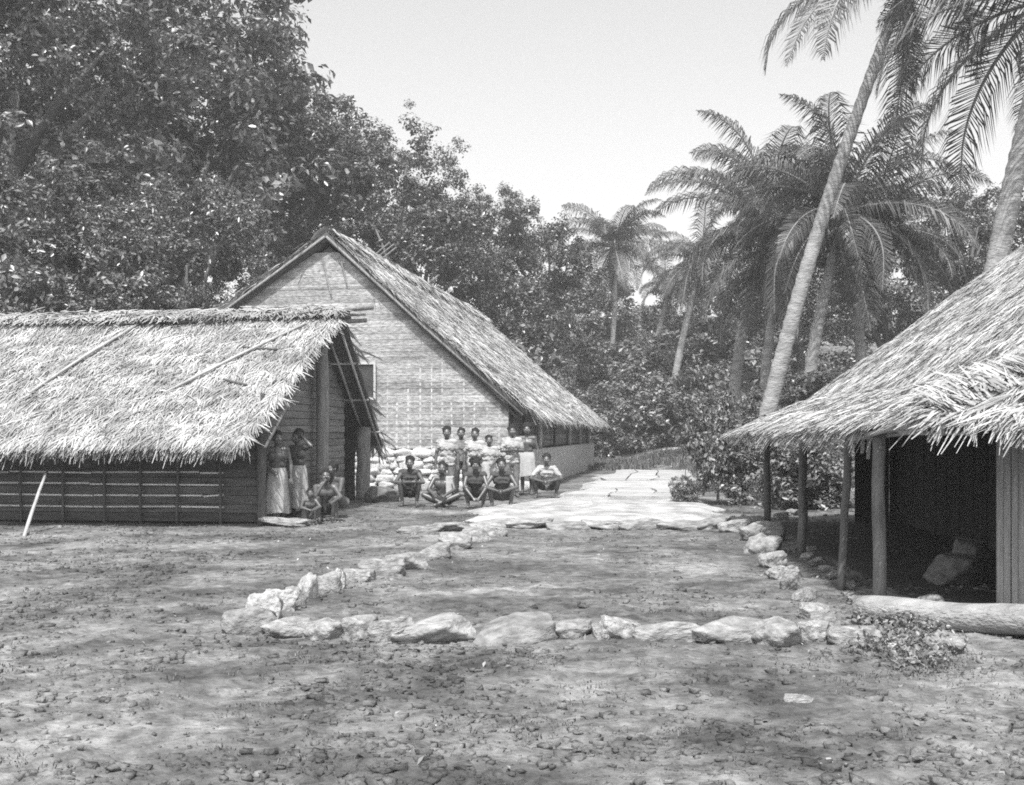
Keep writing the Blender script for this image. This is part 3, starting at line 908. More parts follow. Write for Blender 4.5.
tree_px('huge leafy tree filling the upper left above the low hut', 178, 125, 54, 172, ('big', 0), (1, 1, 1), .7, 1)
tree_px('tree crown glimpsed through gaps in the huge upper left tree', 195, 140, 66, 130, ('far', 1), (1.1, 1, 1), .4, 31)
tree_px('leafy tree cut by the left edge of the picture', 15, 75, 44, 165, ('big', 1), (1, 1, 1), .6, 2)
tree_px('lower leafy tree right behind the left hut ridge, far left', 60, 262, 35, 112, ('big', 2), (1.1, 1, .9), .4, 3)
tree_px('leafy tree just left of the tall gable, behind the hut ridge', 185, 268, 40, 95, ('big', 0), (1, 1, .95), .4, 4)
tree_px('tall tree rising directly above the gable peak', 296, 170, 58, 88, ('big', 1), (1, 1, 1.05), .5, 5)
tree_px('tree with rounded top right of the gable peak', 396, 198, 60, 76, ('big', 2), (1, 1, 1.0), .5, 6)
tree_px('dark tree low behind the middle of the large house roof', 420, 265, 56, 80, ('far', 0), (1.1, 1, .9), .4, 7)
tree_px('tree crown above the right part of the large roof', 490, 240, 62, 56, ('big', 0), (1.05, 1, .95), .4, 8)
tree_px('lower tree at the far end of the large roof', 545, 268, 66, 58, ('far', 1), (1, 1, .95), .35, 9)
tree_px('dark tree beneath the roof silhouette beside the far gable', 520, 330, 58, 62, ('far', 2), (1.1, 1, 1), .3, 10)
tree_px('dim tree low between the roof end and the lone far palm', 520, 318, 74, 44, ('far', 2), (1.2, 1, 1), .3, 32)
tree_px('distant tree left of the lone far palm', 585, 318, 84, 52, ('far', 0), (1, 1, 1), .35, 11)
tree_px('distant tree between the two farthest palms', 645, 345, 88, 52, ('far', 1), (1.1, 1, .95), .35, 12)
tree_px('distant dark tree behind the middle palms', 720, 322, 86, 68, ('far', 2), (1.2, 1, .9), .35, 13)
tree_px('dark tree behind the palm cluster', 800, 310, 74, 72, ('far', 0), (1.2, 1, .9), .35, 14)
tree_px('dark tree right of the palm cluster above the open hut roof', 890, 290, 60, 72, ('far', 1), (1.1, 1, .95), .35, 15)
tree_px('sparse tree behind the roof of the open hut at right', 958, 235, 48, 56, ('far', 2), (1, 1, 1), .3, 16)
tree_px('tree cut by the right edge above the open hut', 1030, 245, 52, 70, ('far', 0), (1, 1, 1), .3, 17)

# hillside undergrowth: one leafy mass nobody could count
rg = np.random.default_rng(55)
C = []
for _ in range(520):
    y = rg.uniform(61, 84); x = rg.uniform(-16, 1.0) * .0 + rg.uniform(-2, 40)
    C.append((x, y, terrain(x, y) + rg.uniform(.2, 2.4)))
for _ in range(150):
    x = rg.uniform(7.5, 26); y = rg.uniform(27, 46)
    if x < 8 + (y - 27) * .15: continue
    C.append((x, y, terrain(x, y) + rg.uniform(.1, .9)))
for _ in range(240):
    x = rg.uniform(-28, -11.8); y = rg.uniform(30, 52)
    C.append((x, y, rg.uniform(.2, 6.5)))
for _ in range(70):
    x = rg.uniform(-14, 1.5); y = rg.uniform(51, 58)
    C.append((x, y, rg.uniform(.2, 5.5)))
C = np.array(C)
nl = 90
ld = rg.normal(size=(len(C), nl, 3)); ld /= np.linalg.norm(ld, axis=2)[:, :, None]
cr_ = rg.uniform(.7, 1.5, (len(C), 1, 1))
pts = (C[:, None, :] + ld * rg.random((len(C), nl, 1)) ** .45 * cr_).reshape(-1, 3)
nr = (ld * .7 + np.array([0, -.2, .7]) + rg.normal(size=ld.shape) * .45).reshape(-1, 3)
V, F = leaf_np(pts, nr, np.where(pts[:, 1] < 50, .22, .36) * rg.uniform(.5, 1.3, len(pts)), rg, .55)
ug = link('undergrowth', np_mesh('undergrowth', V, F), M['leaf'], None)
tag(ug, 'dense leafy undergrowth covering the slope below the palms', 'undergrowth', None, 'stuff')

def bush(label, px, py, d, r, asp=(1, 1, 1), k=0, name='shrub', group='shrubs in the village'):
    c = P(px, py, d)
    return tree(name, label, 'shrub', ('bush', k % 3), (c.x, d), c.z, (r * asp[0], r * asp[1], r * asp[2]), .03, group, px)
bush('large glossy shrub at the right edge of the slab walk', 718, 450, 24.5, 1.05, (.75, .7, 1.15), 0)
bush('shrub with big pale leaves filling the gap behind the farthest hut post', 770, 455, 24.0, 1.1, (1.05, .8, .95), 1)
bush('small low shrub at the foot of the big shrub by the walk', 684, 492, 24.2, .38, (1, .8, .9), 2)
bush('shrub seen between the posts of the open hut', 812, 470, 23.0, 1.1, (1, .8, .9), 2)
bush('bush growing above the shrubs at the base of the leaning palm', 745, 428, 29, 1.1, (1.2, .9, .9), 0)
bush('bush behind the open hut roof near the palm trunks', 822, 402, 33, 1.25, (1.3, 1, .8), 1)
bush('round bush at the far corner of the large house', 600, 418, 56, 1.9, (1.1, .9, .9), 2)
bush('wide bush at the wood edge behind the slab walk', 640, 412, 62, 2.6, (1.3, .9, .95), 0)
bush('bush at the wood edge beneath the middle palm trunk', 695, 405, 60, 2.5, (1.2, .9, 1), 1)
bush('tall bush in the middle of the leafy slope', 660, 372, 68, 2.6, (1.2, 1, .9), 2)
bush('bush on the leafy slope under the lone far palm', 612, 375, 72, 3.0, (1.2, 1, .9), 1)
bush('bush high on the slope between palm trunks', 715, 360, 64, 2.6, (1.1, 1, .9), 0)

# ------------------------------------------------------------------ palms
def frond_mesh(seed, elev, L=4.6, droop=1.0):
    rg = random.Random(seed)
    pts = [Vector((0, 0, 0))]; a = elev
    n = 16
    for i in range(n):
        a -= droop * (0.045 + .15 * (i / n) ** 1.2) * (1.0 if a > -1.35 else .15)
        pts.append(pts[-1] + Vector((math.cos(a), 0, math.sin(a))) * L / n)
    mb = MB()
    mb.tube(pts, [.05 * (1 - .9 * i / n) + .004 for i in range(n + 1)], 5)
    nr_f = len(mb.f)
    m = 92
    for k in range(m):
        t = .10 + .90 * k / (m - 1)
        f = t * n; i = min(int(f), n - 1)
        p = pts[i].lerp(pts[i + 1], f - i)
        T = (pts[i + 1] - pts[i]).normalized()
        up = Vector((-T.z, 0, T.x)); 
        ln = (1.15 * math.sin(math.pi * min(1, t * .9 + .12)) ** .6 + .12) * rg.uniform(.8, 1.1)
        for s in (-1, 1):
            out = (Vector((0, s, 0)) * rg.uniform(.65, .95) + T * rg.uniform(.45, .75) + up * rg.uniform(.0, .3)).normalized()
            w = .037 * rg.uniform(.8, 1.2)
            m1 = p + out * ln * .45
            sag = Vector((0, 0, -1)) * rg.uniform(.8, 1.9)
            tip = m1 + (out + sag).normalized() * ln * .55
            b = len(mb.v)
            mb.v += [tuple(p + T * w * .3), tuple(p - T * w * .3), tuple(m1 - T * w * .5), tuple(m1 + T * w * .5), tuple(tip)]
            mb.f += [(b, b + 1, b + 2, b + 3), (b + 3, b + 2, b + 4)]
    me = mb.mesh('frond')
    me.materials.append(M['rachis']); me.materials.append(M['frond'])
    mi = np.ones(len(mb.f), dtype=np.int32); mi[:nr_f] = 0
    me.polygons.foreach_set('material_index', mi)
    return me
FR = [(e, [frond_mesh(int(e * 10) + s * 17 + 50, math.radians(e), 4.6, dr) for s, dr in ((0, .8), (1, 1.02))]) for e in (78, 55, 32, 10, -15, -45)]

def palm(label, base, top, r0, r1, nf, fl=1.0, seed=0, bend=0.0, dead=2, wind=0.0, elevs=None):
    rg = random.Random(seed)
    base, top = Vector(base), Vector(top)
    root = empty('palm_tree', tuple(base))
    tag(root, label, 'palm', 'coconut palms behind the huts')
    d = top - base
    n = 70
    pts, rad = [], []
    side = Vector((d.x, d.y, 0))
    side = side.normalized() if side.length > .01 else Vector((1, 0, 0))
    for i in range(n + 1):
        t = i / n
        p = d * t + side * (-bend * math.sin(math.pi * t))
        pts.append(p)
        flare = 1 + .7 * max(0, 1 - t * 9)
        rad.append((r0 + (r1 - r0) * t) * flare * (1 + (.06 if i % 2 else -.04) + rg.uniform(-.02, .02)))
    MB().tube(pts, rad, 12).build('trunk', M['palm_bark'], root, True)
    # leaf sheath bulge
    MB().tube([d, d + Vector((0, 0, .35)), d + Vector((0, 0, .7))], [r1 * 1.1, r1 * 1.9, r1 * .8], 9).build('crown_shaft', M['bark'], root, True)
    for k in range(nf):
        q = (k + rg.random() * .6) / nf
        idx = min(4, int(q ** .85 * 5)) if elevs is None else elevs[k % len(elevs)]
        me = FR[idx][1][k % 2]
        o = link('frond', me, None, root)
        az = k * 2.39996 + rg.uniform(-.25, .25)
        if wind: az = az - wind * math.sin(az - math.pi) 
        s = fl * rg.uniform(.85, 1.12)
        o.location = d + Vector((0, 0, .45))
        o.scale = (s, s, s)
        o.rotation_euler = (rg.uniform(-.35, .35), rg.uniform(-.22, .22), az)
    for k in range(3):
        o = link('frond', FR[5][1][k % 2], None, root)
        o.location = d + Vector((0, 0, .25)); o.rotation_euler = (rg.uniform(-.3, .3), .35, rg.uniform(0, 6.28)); o.scale = (fl * .6,) * 3
    for k in range(6):
        a = rg.uniform(0, 6.28)
        bm = bmesh.new(); bmesh.ops.create_icosphere(bm, subdivisions=1, radius=.13)
        me = bpy.data.meshes.new('coconut'); bm.to_mesh(me); bm.free()
        o = link('coconut', me, M['bark'], root, True)
        o.location = d + Vector((math.cos(a) * .3, math.sin(a) * .3, rg.uniform(.0, .3))); o.scale = (1, 1, 1.2)
    return root

def palm_px(label, bpx, bpy_, tpx, tpy, d, r0, r1, nf, fl, seed, bend=0, d2=None, **kw):
    b = P(bpx, bpy_, d); t = P(tpx, tpy, d2 or d)
    g = terrain(b.x, b.y) - .15
    if b.z > g:                                        # carry the trunk on down to the soil
        s = (t - b) / (t.z - b.z)
        b = b + s * (g - b.z)
    return palm(label, b, t, r0, r1, nf, fl, seed, bend, **kw)
palm_px('lone far palm standing left of all the others', 604, 368, 615, 254, 72, .2, .15, 34, .98, 1, -.4)
palm_px('small far palm with short visible trunk between lone palm and slanted palm', 654, 352, 668, 292, 76, .19, .15, 20, .66, 2)
palm_px('slender palm slanting right behind the walk', 676, 402, 700, 270, 62, .24, .16, 26, .84, 3, .3, wind=.3)
palm_px('palm with thick trunk at the left of the dense cluster', 740, 396, 764, 236, 44, .27, .17, 28, 1.12, 4, .3, wind=.35)
palm_px('palm with upright trunk just behind the leaning palm base', 768, 400, 782, 262, 41, .2, .15, 18, .95, 5, .2, wind=.3)
palm_px('palm with crown highest in the middle of the cluster', 822, 352, 842, 226, 37, .24, .16, 32, 1.0, 6, .3, wind=.25)
palm_px('palm with curved trunk at the right of the cluster', 874, 350, 866, 248, 39, .2, .15, 24, 1.0, 7, -.5)
palm_px('tall leaning palm crossing the sky in front of the cluster', 776, 405, 900, -4, 26, .215, .12, 13, .95, 8, .25)
palm_px('near palm at the right edge with its crown above the picture', 1000, 300, 1052, 20, 22.5, .26, .18, 24, 1.0, 9, .2)

# ------------------------------------------------------------------ weeds, grass, clods, pebbles
rg = np.random.default_rng(77)
def blades(name, centers, count, h, w, m_, label, spread):
    c = np.repeat(np.array(centers), count, 0)
    N = len(c)
    c = c + np.stack([rg.normal(0, spread, N), rg.normal(0, spread, N), np.zeros(N)], 1)
    az = rg.uniform(0, 6.28, N); ln = rg.uniform(.2, .9, N)
    hh = h * rg.uniform(.5, 1.3, N)
    dirv = np.stack([np.cos(az) * ln, np.sin(az) * ln, np.ones(N)], 1); dirv /= np.linalg.norm(dirv, axis=1)[:, None]
    sd = np.stack([-np.sin(az), np.cos(az), np.zeros(N)], 1)
    mid = c + dirv * hh[:, None] * .55
    tip = mid + (dirv + np.array([0, 0, -.5]) * ln[:, None]) * hh[:, None] * .45
    hw = (w * rg.uniform(.6, 1.2, N) / 2)[:, None]
    V = np.stack([c - sd * hw, c + sd * hw, mid + sd * hw, mid - sd * hw, tip], 1).reshape(-1, 3)
    i = np.arange(N) * 5
    F = np.concatenate([np.stack([i, i + 1, i + 2], 1), np.stack([i, i + 2, i + 3], 1), np.stack([i + 3, i + 2, i + 4], 1)])
    o = link(name, np_mesh(name, V, F), M[m_], None)
    return tag(o, label, 'grass', None, 'stuff')
cs = []
for _ in range(500):
    x, y = rg.uniform(-1, 16), rg.uniform(44.5, 56)
    cs.append((x, y, terrain(x, y)))
for _ in range(160):
    x, y = rg.uniform(6.4, 9), rg.uniform(27, 44); cs.append((x, y, terrain(x, y)))
blades('grass', cs, 40, .28, .03, 'grass', 'rough grass verge at the far end of the slab walk', .3)
cs = []
for _ in range(120):
    px, py = rg.normal(905, 40), rg.normal(652, 16)
    if py < 625: continue
    p = G(px, py); cs.append((p.x, p.y, ground_z(p.x, p.y)))
for _ in range(260):
    px, py = rg.uniform(-40, 1060), rg.uniform(545, 780)
    if 300 < px < 830 and py < 612: continue
    if noise.noise(Vector((px * .006, py * .02, 0))) < .08: continue
    p = G(px, py); cs.append((p.x, p.y, ground_z(p.x, p.y)))
blades('weeds', cs, 26, .026, .008, 'grass', 'short weeds and moss tufts scattered over the bare earth', .06)
# leafy weed patch below the log
pc = []
for _ in range(70):
    px, py = rg.normal(905, 26), rg.normal(640, 14)
    p = G(px, max(py, 622)); pc.append((p.x, p.y, ground_z(p.x, p.y) + .05))
pc = np.array(pc); c = np.repeat(pc, 26, 0); N = len(c)
c = c + rg.normal(size=(N, 3)) * np.array([.07, .07, .05]); c[:, 2] = np.abs(c[:, 2] - .02) + .02
V, F = leaf_np(c, rg.normal(size=(N, 3)) * .5 + np.array([0, -.2, .9]), .055 * rg.uniform(.5, 1.4, N), rg, .5)
wp = link('weed_patch', np_mesh('weed_patch', V, F), M['leaf_bright'], None)
tag(wp, 'leafy weed patch growing below the bleached log', 'weeds', None, 'stuff')
# clods and pebbles
bm = bmesh.new(); bmesh.ops.create_cube(bm, size=1.5); bmesh.ops.triangulate(bm, faces=bm.faces[:])
iv = np.array([v.co[:] for v in bm.verts]); fv = np.array([[v.index for v in f.verts] for f in bm.faces]); bm.free()
def scatter(name, pts, smin, smax, m_, label):
    Vs, Fs = [], []
    for q, p in enumerate(pts):
        s = smin + (smax - smin) * rg.random() ** 3
        ca, sa = math.cos(q * 2.4), math.sin(q * 2.4)
        v = (iv + rg.uniform(-.5, .5, iv.shape)) @ np.array([[ca, sa, 0], [-sa, ca, 0], [0, 0, 1]]) * np.array([s * rg.uniform(.8, 1.6), s * rg.uniform(.8, 1.4), s * rg.uniform(.5, 1.0)])
        Vs.append(v + np.array(p)); Fs.append(fv + q * len(iv))
    o = link(name, np_mesh(name, np.concatenate(Vs), np.concatenate(Fs)), M[m_], None, False)
    return tag(o, label, 'soil', None, 'stuff')
pts = []
while len(pts) < 22000:
    y = rg.uniform(4.6, 24) ; x = rg.uniform(-.55, .55) * y
    if noise.noise(Vector((x * .8, y * .8, 6))) + .5 * noise.noise(Vector((x * 2.5, y * 2.5, 2))) + rg.uniform(-.35, .35) < 0.0: continue
    if 8.6 < y < 19 and abs(x - .5) < 3.2 and rg.random() < .6: continue
    pts.append((x, y, ground_z(x, y)))
scatter('clods', pts, .006, .034, 'soil', 'small soil clods strewn over the bare earth')
pts = []
while len(pts) < 9000:
    y = 4.7 + 9 * rg.random() ** 1.4; x = rg.uniform(-.52, .52) * y
    pts.append((x, y, ground_z(x, y) - .001))
scatter('crumbs', pts, .003, .012, 'soil', 'fine crumbs of earth covering the foreground')
pts = []
for _ in range(60):
    y = rg.uniform(4.8, 22); x = rg.uniform(-.5, .45) * y
    if y > 18.5 and x > -2: continue
    pts.append((x, y, ground_z(x, y)))
scatter('pebbles', pts, .008, .026, 'stone', 'pale pebbles strewn over the bare earth')

lc = []
while len(lc) < 450:
    y = rg.uniform(4.7, 21); x = rg.uniform(-.52, .5) * y
    if noise.noise(Vector((x * .5, y * .5, 16))) + rg.uniform(-.5, .3) < 0: continue
    lc.append((x, y, ground_z(x, y) + .018))
lc = np.array(lc); N = len(lc)
V, F = leaf_np(lc, rg.normal(size=(N, 3)) * .3 + np.array([0, 0, 1.0]), rg.uniform(.02, .07, N), rg, .42)
ll = link('leaf_litter', np_mesh('leaf_litter', V, F), mat('dry_leaf', .07, .34, 1.5, 4, .8, island=.6), None)
tag(ll, 'dry leaves and scraps littering the bare earth', 'leaves', None, 'stuff')

# ------------------------------------------------------------------ people
def capsule(mb, a, b, ra, rb, n=12):
    a, b = Vector(a), Vector(b)
    d = b - a; L = d.length
    if L < 1e-5: b = a + Vector((0, 0, 1e-4)); d = b - a; L = d.length
    d /= L
    pts, rad = [], []
    for i in range(5):
        t = math.pi / 2 * i / 4.0
        pts.append(a - d * ra * math.cos(t)); rad.append(max(.0015, ra * math.sin(t)))
    for i in range(1, 5):
        t = math.pi / 2 * i / 4.0
        if i == 1: pts.append(b.copy()); rad.append(rb)
        pts.append(b + d * rb * math.sin(t)); rad.append(max(.0015, rb * math.cos(t)))
    mb.tube(pts, rad, n)

def remesh(mb, voxel, smooth_it=3):
    me = mb.mesh('tmp')
    o = bpy.data.objects.new('tmp', me); COL.objects.link(o)
    m = o.modifiers.new('r', 'REMESH'); m.mode = 'VOXEL'; m.voxel_size = voxel; m.use_smooth_shade = True
    s = o.modifiers.new('s', 'SMOOTH'); s.factor = .5; s.iterations = smooth_it
    bpy.context.view_layer.update()
    dg = bpy.context.evaluated_depsgraph_get()
    out = bpy.data.meshes.new_from_object(o.evaluated_get(dg))
    bpy.data.objects.remove(o); bpy.data.meshes.remove(me)
    return out

V3 = Vector
def stand_pose(armL='down', armR='down', lean=0.0):
    J = dict(pelvis=V3((0, 0, .93)), chest=V3((0, -.01 + lean, 1.24)), neck=V3((0, 0 + lean, 1.41)), head=V3((0, -.02 + lean, 1.56)))
    for s, n_ in ((-1, 'L'), (1, 'R')):
        J['sh' + n_] = V3((s * .175, lean, 1.36)); J['hip' + n_] = V3((s * .09, 0, .90))
        J['kn' + n_] = V3((s * .105, -.02, .50)); J['an' + n_] = V3((s * .11, .02, .08)); J['toe' + n_] = V3((s * .14, -.17, .03))
        arm = armL if s < 0 else armR
        if arm == 'down': J['el' + n_] = V3((s * .25, .02, 1.09)); J['wr' + n_] = V3((s * .26, -.05, .85))
        elif arm == 'fold': J['el' + n_] = V3((s * .26, -.06, 1.10)); J['wr' + n_] = V3((s * -.02, -.20 - .03 * s, 1.13))
        elif arm == 'hip': J['el' + n_] = V3((s * .36, .06, 1.12)); J['wr' + n_] = V3((s * .17, -.08, .98))
        elif arm == 'head': J['el' + n_] = V3((s * .36, -.05, 1.40)); J['wr' + n_] = V3((s * .17, -.06, 1.56))
        elif arm == 'front': J['el' + n_] = V3((s * .23, -.05, 1.10)); J['wr' + n_] = V3((s * .06, -.2, .96))
        elif arm == 'mouth': J['el' + n_] = V3((s * .22, -.17, 1.18)); J['wr' + n_] = V3((s * .06, -.2, 1.44))
    return J
def squat_pose(low=0.0, spread=.2, hands='join', tilt=0.0, up=0.0):
    J = dict(pelvis=V3((0, .10, .24 + up)), chest=V3((0, -.03 - tilt, .56 + up)), neck=V3((0, -.08 - tilt, .73 + up)), head=V3((0, -.13 - tilt * 1.2, .87 + up)))
    for s, n_ in ((-1, 'L'), (1, 'R')):
        J['sh' + n_] = V3((s * .175, -.06 - tilt, .67 + up)); J['hip' + n_] = V3((s * .10, .08, .22 + up))
        J['kn' + n_] = V3((s * spread, -.32, .47 + up * .5 - low)); J['an' + n_] = V3((s * (spread - .05), -.22, .08)); J['toe' + n_] = V3((s * (spread - .02), -.42, .03))
        J['el' + n_] = V3((s * (spread + .10), -.30, .49 + up * .6 - low)); 
        if hands == 'join': J['wr' + n_] = V3((s * .06, -.47, .42 + up * .5 - low))
        elif hands == 'down': J['el' + n_] = V3((s * (spread + .04), -.30, .46)); J['wr' + n_] = V3((s * .07, -.48, .24))
        elif hands == 'cross': J['wr' + n_] = V3((-s * .05, -.44 - .03 * s, .51 + up * .5 - low))
        elif hands == 'mouth':
            if s < 0: J['el' + n_] = V3((s * .20, -.33, .52)); J['wr' + n_] = V3((s * .05, -.32, .76))
            else: J['wr' + n_] = V3((s * .12, -.46, .42))
    return J
def cross_pose():
    J = dict(pelvis=V3((0, .08, .16)), chest=V3((0, .0, .48)), neck=V3((0, -.04, .66)), head=V3((0, -.08, .80)))
    for s, n_ in ((-1, 'L'), (1, 'R')):
        J['sh' + n_] = V3((s * .175, -.02, .60)); J['hip' + n_] = V3((s * .10, .04, .15))
        J['kn' + n_] = V3((s * .36, -.24, .27)); J['an' + n_] = V3((s * -.04, -.34 - .05 * s, .10)); J['toe' + n_] = V3((s * -.16, -.40 - .05 * s, .06))
        J['el' + n_] = V3((s * .27, -.20, .38)); J['wr' + n_] = V3((s * .12, -.40, .28))
    return J

def hand(mb, palm_mb, wr, el, r, inward, seed):
    """palm goes into the body volume, fingers are jointed tubes rooted in it"""
    rg = random.Random(seed)
    d = (wr - el).normalized()
    side = d.cross(Vector((0, -1, .25))).normalized()          # across the knuckles
    nrm = side.cross(d).normalized()
    k0 = wr + d * .085
    for f in (-.022, 0, .022):
        capsule(palm_mb, wr + d * .015 + side * f * .6, k0 + side * f, .017, .015, 8)
    for i, (f, ln) in enumerate(((-.030, .062), (-.010, .075), (.010, .072), (.029, .055))):
        p0 = k0 + side * f - d * .01
        c = .35 + rg.uniform(0, .3)
        p1 = p0 + (d * math.cos(c * .5) - nrm * -math.sin(c * .5)) * ln * .5
        p2 = p1 + (d * math.cos(c * 1.4) - nrm * -math.sin(c * 1.4)) * ln * .3
        p3 = p2 + (d * math.cos(c * 2.1) - nrm * -math.sin(c * 2.1)) * ln * .28
        mb.tube([p0, p1, p2, p3], [.0095, .009, .008, .006], 6)
    tside = side * (-1 if inward < 0 else 1)
    p0 = wr + d * .03 + tside * .02
    mb.tube([p0, p0 + tside * .022 + d * .025, p0 + tside * .03 + d * .055, p0 + tside * .028 + d * .075], [.012, .011, .009, .006], 6)

def person(label, loc, J, rz=0.0, scale=1.0, wear=(), hair=1.0, head_yaw=0.0, seed=0, group='villagers in front of the large house', girth=1.0, hem=None):
    rg = random.Random(seed)
    root = empty('person', loc, rz)
    root.scale = (scale,) * 3
    tag(root, label, 'person', group)
    B, X = MB(), MB()
    g = girth
    pel, ch, nk, hd = J['pelvis'], J['chest'], J['neck'], J['head']
    mid = pel.lerp(ch, .5)
    ax = Vector((1, 0, 0))
    def torso(mb, e):
        capsule(mb, pel - ax * .075, pel + ax * .075, .105 * g + e, .105 * g + e)
        capsule(mb, mid - ax * .055, mid + ax * .055, .092 * g + e, .092 * g + e)
        capsule(mb, ch - ax * .085, ch + ax * .085, .105 * g + e, .105 * g + e)
        capsule(mb, pel, mid, .11 * g + e, .10 * g + e); capsule(mb, mid, ch, .10 * g + e, .112 * g + e)
        sm = (J['shL'] + J['shR']) / 2
        capsule(mb, J['shL'], J['shR'], .062 + e, .062 + e); capsule(mb, ch, sm, .10 + e, .07 + e)
    torso(B, 0)
    capsule(B, (J['shL'] + J['shR']) / 2, nk.lerp(hd, .35), .058, .050)
    for n_ in 'LR':
        sh, el, wr = J['sh' + n_], J['el' + n_], J['wr' + n_]
        capsule(B, sh, sh.lerp(el, .45), .058, .047); capsule(B, sh.lerp(el, .4), el, .047, .038)
        capsule(B, el, el.lerp(wr, .35), .039, .039); capsule(B, el.lerp(wr, .3), wr, .039, .026)
        hip, kn, an, toe = J['hip' + n_], J['kn' + n_], J['an' + n_], J['toe' + n_]
        capsule(B, hip, kn, .085, .055); capsule(B, kn, kn.lerp(an, .3), .053, .057); capsule(B, kn.lerp(an, .3), an, .056, .036)
        heel = an + Vector((0, .03, -.045))
        capsule(B, heel, an.lerp(toe, .6) - Vector((0, 0, .01)), .034, .032); capsule(B, an, an.lerp(toe, .5), .036, .03)
        tw = Vector((.022, 0, 0))
        fd = (toe - an).normalized()
        capsule(B, an.lerp(toe, .55) - tw - Vector((0, 0, .012)), toe - tw * .9, .024, .018); capsule(B, an.lerp(toe, .55) + tw - Vector((0, 0, .012)), toe + tw * .9 - fd * .02, .024, .016)
        hand(X, B, wr, el, .02, -1 if n_ == 'L' else 1, seed * 3 + (n_ == 'L'))
    # head, turned by head_yaw; faces -Y
    R = Matrix.Rotation(head_yaw, 3, 'Z') * 1.0
    HS = 1.10
    def H(x, y, z): return hd + R @ Vector((x, y, z + .006)) * HS
    capsule(B, H(0, .012, .02), H(0, -.008, .03), .088, .084); capsule(B, H(0, .03, .0), H(0, .0, -.03), .075, .066)
    capsule(B, H(-.02, -.045, -.062), H(.02, -.045, -.062), .044, .044); capsule(B, H(0, -.03, -.02), H(0, -.045, -.075), .06, .040)
    capsule(B, H(-.03, -.078, .022), H(.03, -.078, .022), .016, .016)             # brow
    capsule(B, H(0, -.085, .010), H(0, -.106, -.022), .011, .017); capsule(B, H(-.014, -.095, -.025), H(.014, -.095, -.025), .013, .013)
    capsule(B, H(-.016, -.090, -.052), H(.016, -.090, -.052), .012, .012); capsule(B, H(-.014, -.088, -.066), H(.014, -.088, -.066), .012, .012)
    for s in (-1, 1):
        capsule(B, H(s * .083, .012, .012), H(s * .082, .010, -.022), .014, .012)
        capsule(B, H(s * .05, -.06, -.02), H(s * .045, -.06, -.03), .028, .024)
    me = remesh(B, .0135, 1)
    bm = bmesh.new(); bm.from_mesh(me)
    fm = X.mesh('fingers'); bm.from_mesh(fm); bm.to_mesh(me); bm.free(); bpy.data.meshes.remove(fm)
    link('body', me, M['skin'], root, True)
    for s in (-1, 1):
        bm = bmesh.new(); bmesh.ops.create_icosphere(bm, subdivisions=1, radius=.0125)
        em = bpy.data.meshes.new('eye'); bm.to_mesh(em); bm.free()
        o = link('eye', em, M['eye'], root, True); o.location = H(s * .032, -.079, .0); o.scale = (1.2, .7, .7)
    # hair
    Hm = MB()
    capsule(Hm, H(0, .034, .036), H(0, .012, .048), .090 + .010 * hair, .084 + .012 * hair)
    for _ in range(int(26 * hair)):
        a = rg.uniform(0, 6.28); e = rg.uniform(.15, 1.5)
        rr = .074 + .020 * hair
        p = H(math.cos(a) * math.cos(e) * rr, .02 + math.sin(a) * math.cos(e) * rr, .045 + math.sin(e) * rr)
        if math.sin(a) < -.1 and e < .95: continue
        capsule(Hm, p, p + Vector((0, 0, .002)), .024 + .006 * hair, .024)
    link('hair', remesh(Hm, .012, 1), M['hair'], root, True)
    # clothing
    for w in wear:
        kind, m_ = w[0], M[w[1]]
        C_ = MB()
        if kind in ('shirt', 'vest', 'open_shirt'):
            torso(C_, .016)
            if kind != 'vest':
                for n_ in 'LR':
                    capsule(C_, J['sh' + n_], J['sh' + n_].lerp(J['el' + n_], .7), .071, .058)
            if kind != 'vest' and J['pelvis'].z > .6:
                capsule(C_, pel - ax * .08 - Vector((0, 0, .08)), pel + ax * .08 - Vector((0, 0, .08)), .118, .118)
            me = remesh(C_, .014, 2)
            for v in me.vertices:
                f = .020 * noise.fractal(Vector((v.co.x * 9, v.co.y * 9, v.co.z * 16)), 1.0, 2.0, 3) + .0 * noise.noise(v.co * 14 + Vector((seed, 0, 0)))
                v.co += v.normal * f
            link('shirt' if kind != 'vest' else 'vest', me, m_, root, True)
        elif kind == 'trousers':
            capsule(C_, pel - ax * .08, pel + ax * .08, .118 * g, .118 * g)
            for n_ in 'LR':
                hip, kn, an = J['hip' + n_], J['kn' + n_], J['an' + n_]
                capsule(C_, hip, kn, .102, .076); capsule(C_, kn, kn.lerp(an, w[2] if len(w) > 2 else .8), .076, .062)
            me = remesh(C_, .014, 2)
            for v in me.vertices: v.co += v.normal * .010 * noise.noise(v.co * 12 + Vector((seed, 3, 0)))
            link('trousers', me, m_, root, True)
        elif kind == 'loincloth':
            capsule(C_, pel - ax * .08, pel + ax * .08, .120 * g, .120 * g)
            for n_ in 'LR': capsule(C_, J['hip' + n_], J['hip' + n_].lerp(J['kn' + n_], .72), .102, .085)
            me = remesh(C_, .014, 2)
            for v in me.vertices: v.co += v.normal * .010 * noise.noise(v.co * 12 + Vector((seed, 3, 0)))
            link('loincloth', me, m_, root, True)
        elif kind == 'skirt':
            z0, z1 = pel.z + .10, w[2]
            N, K = 44, 14
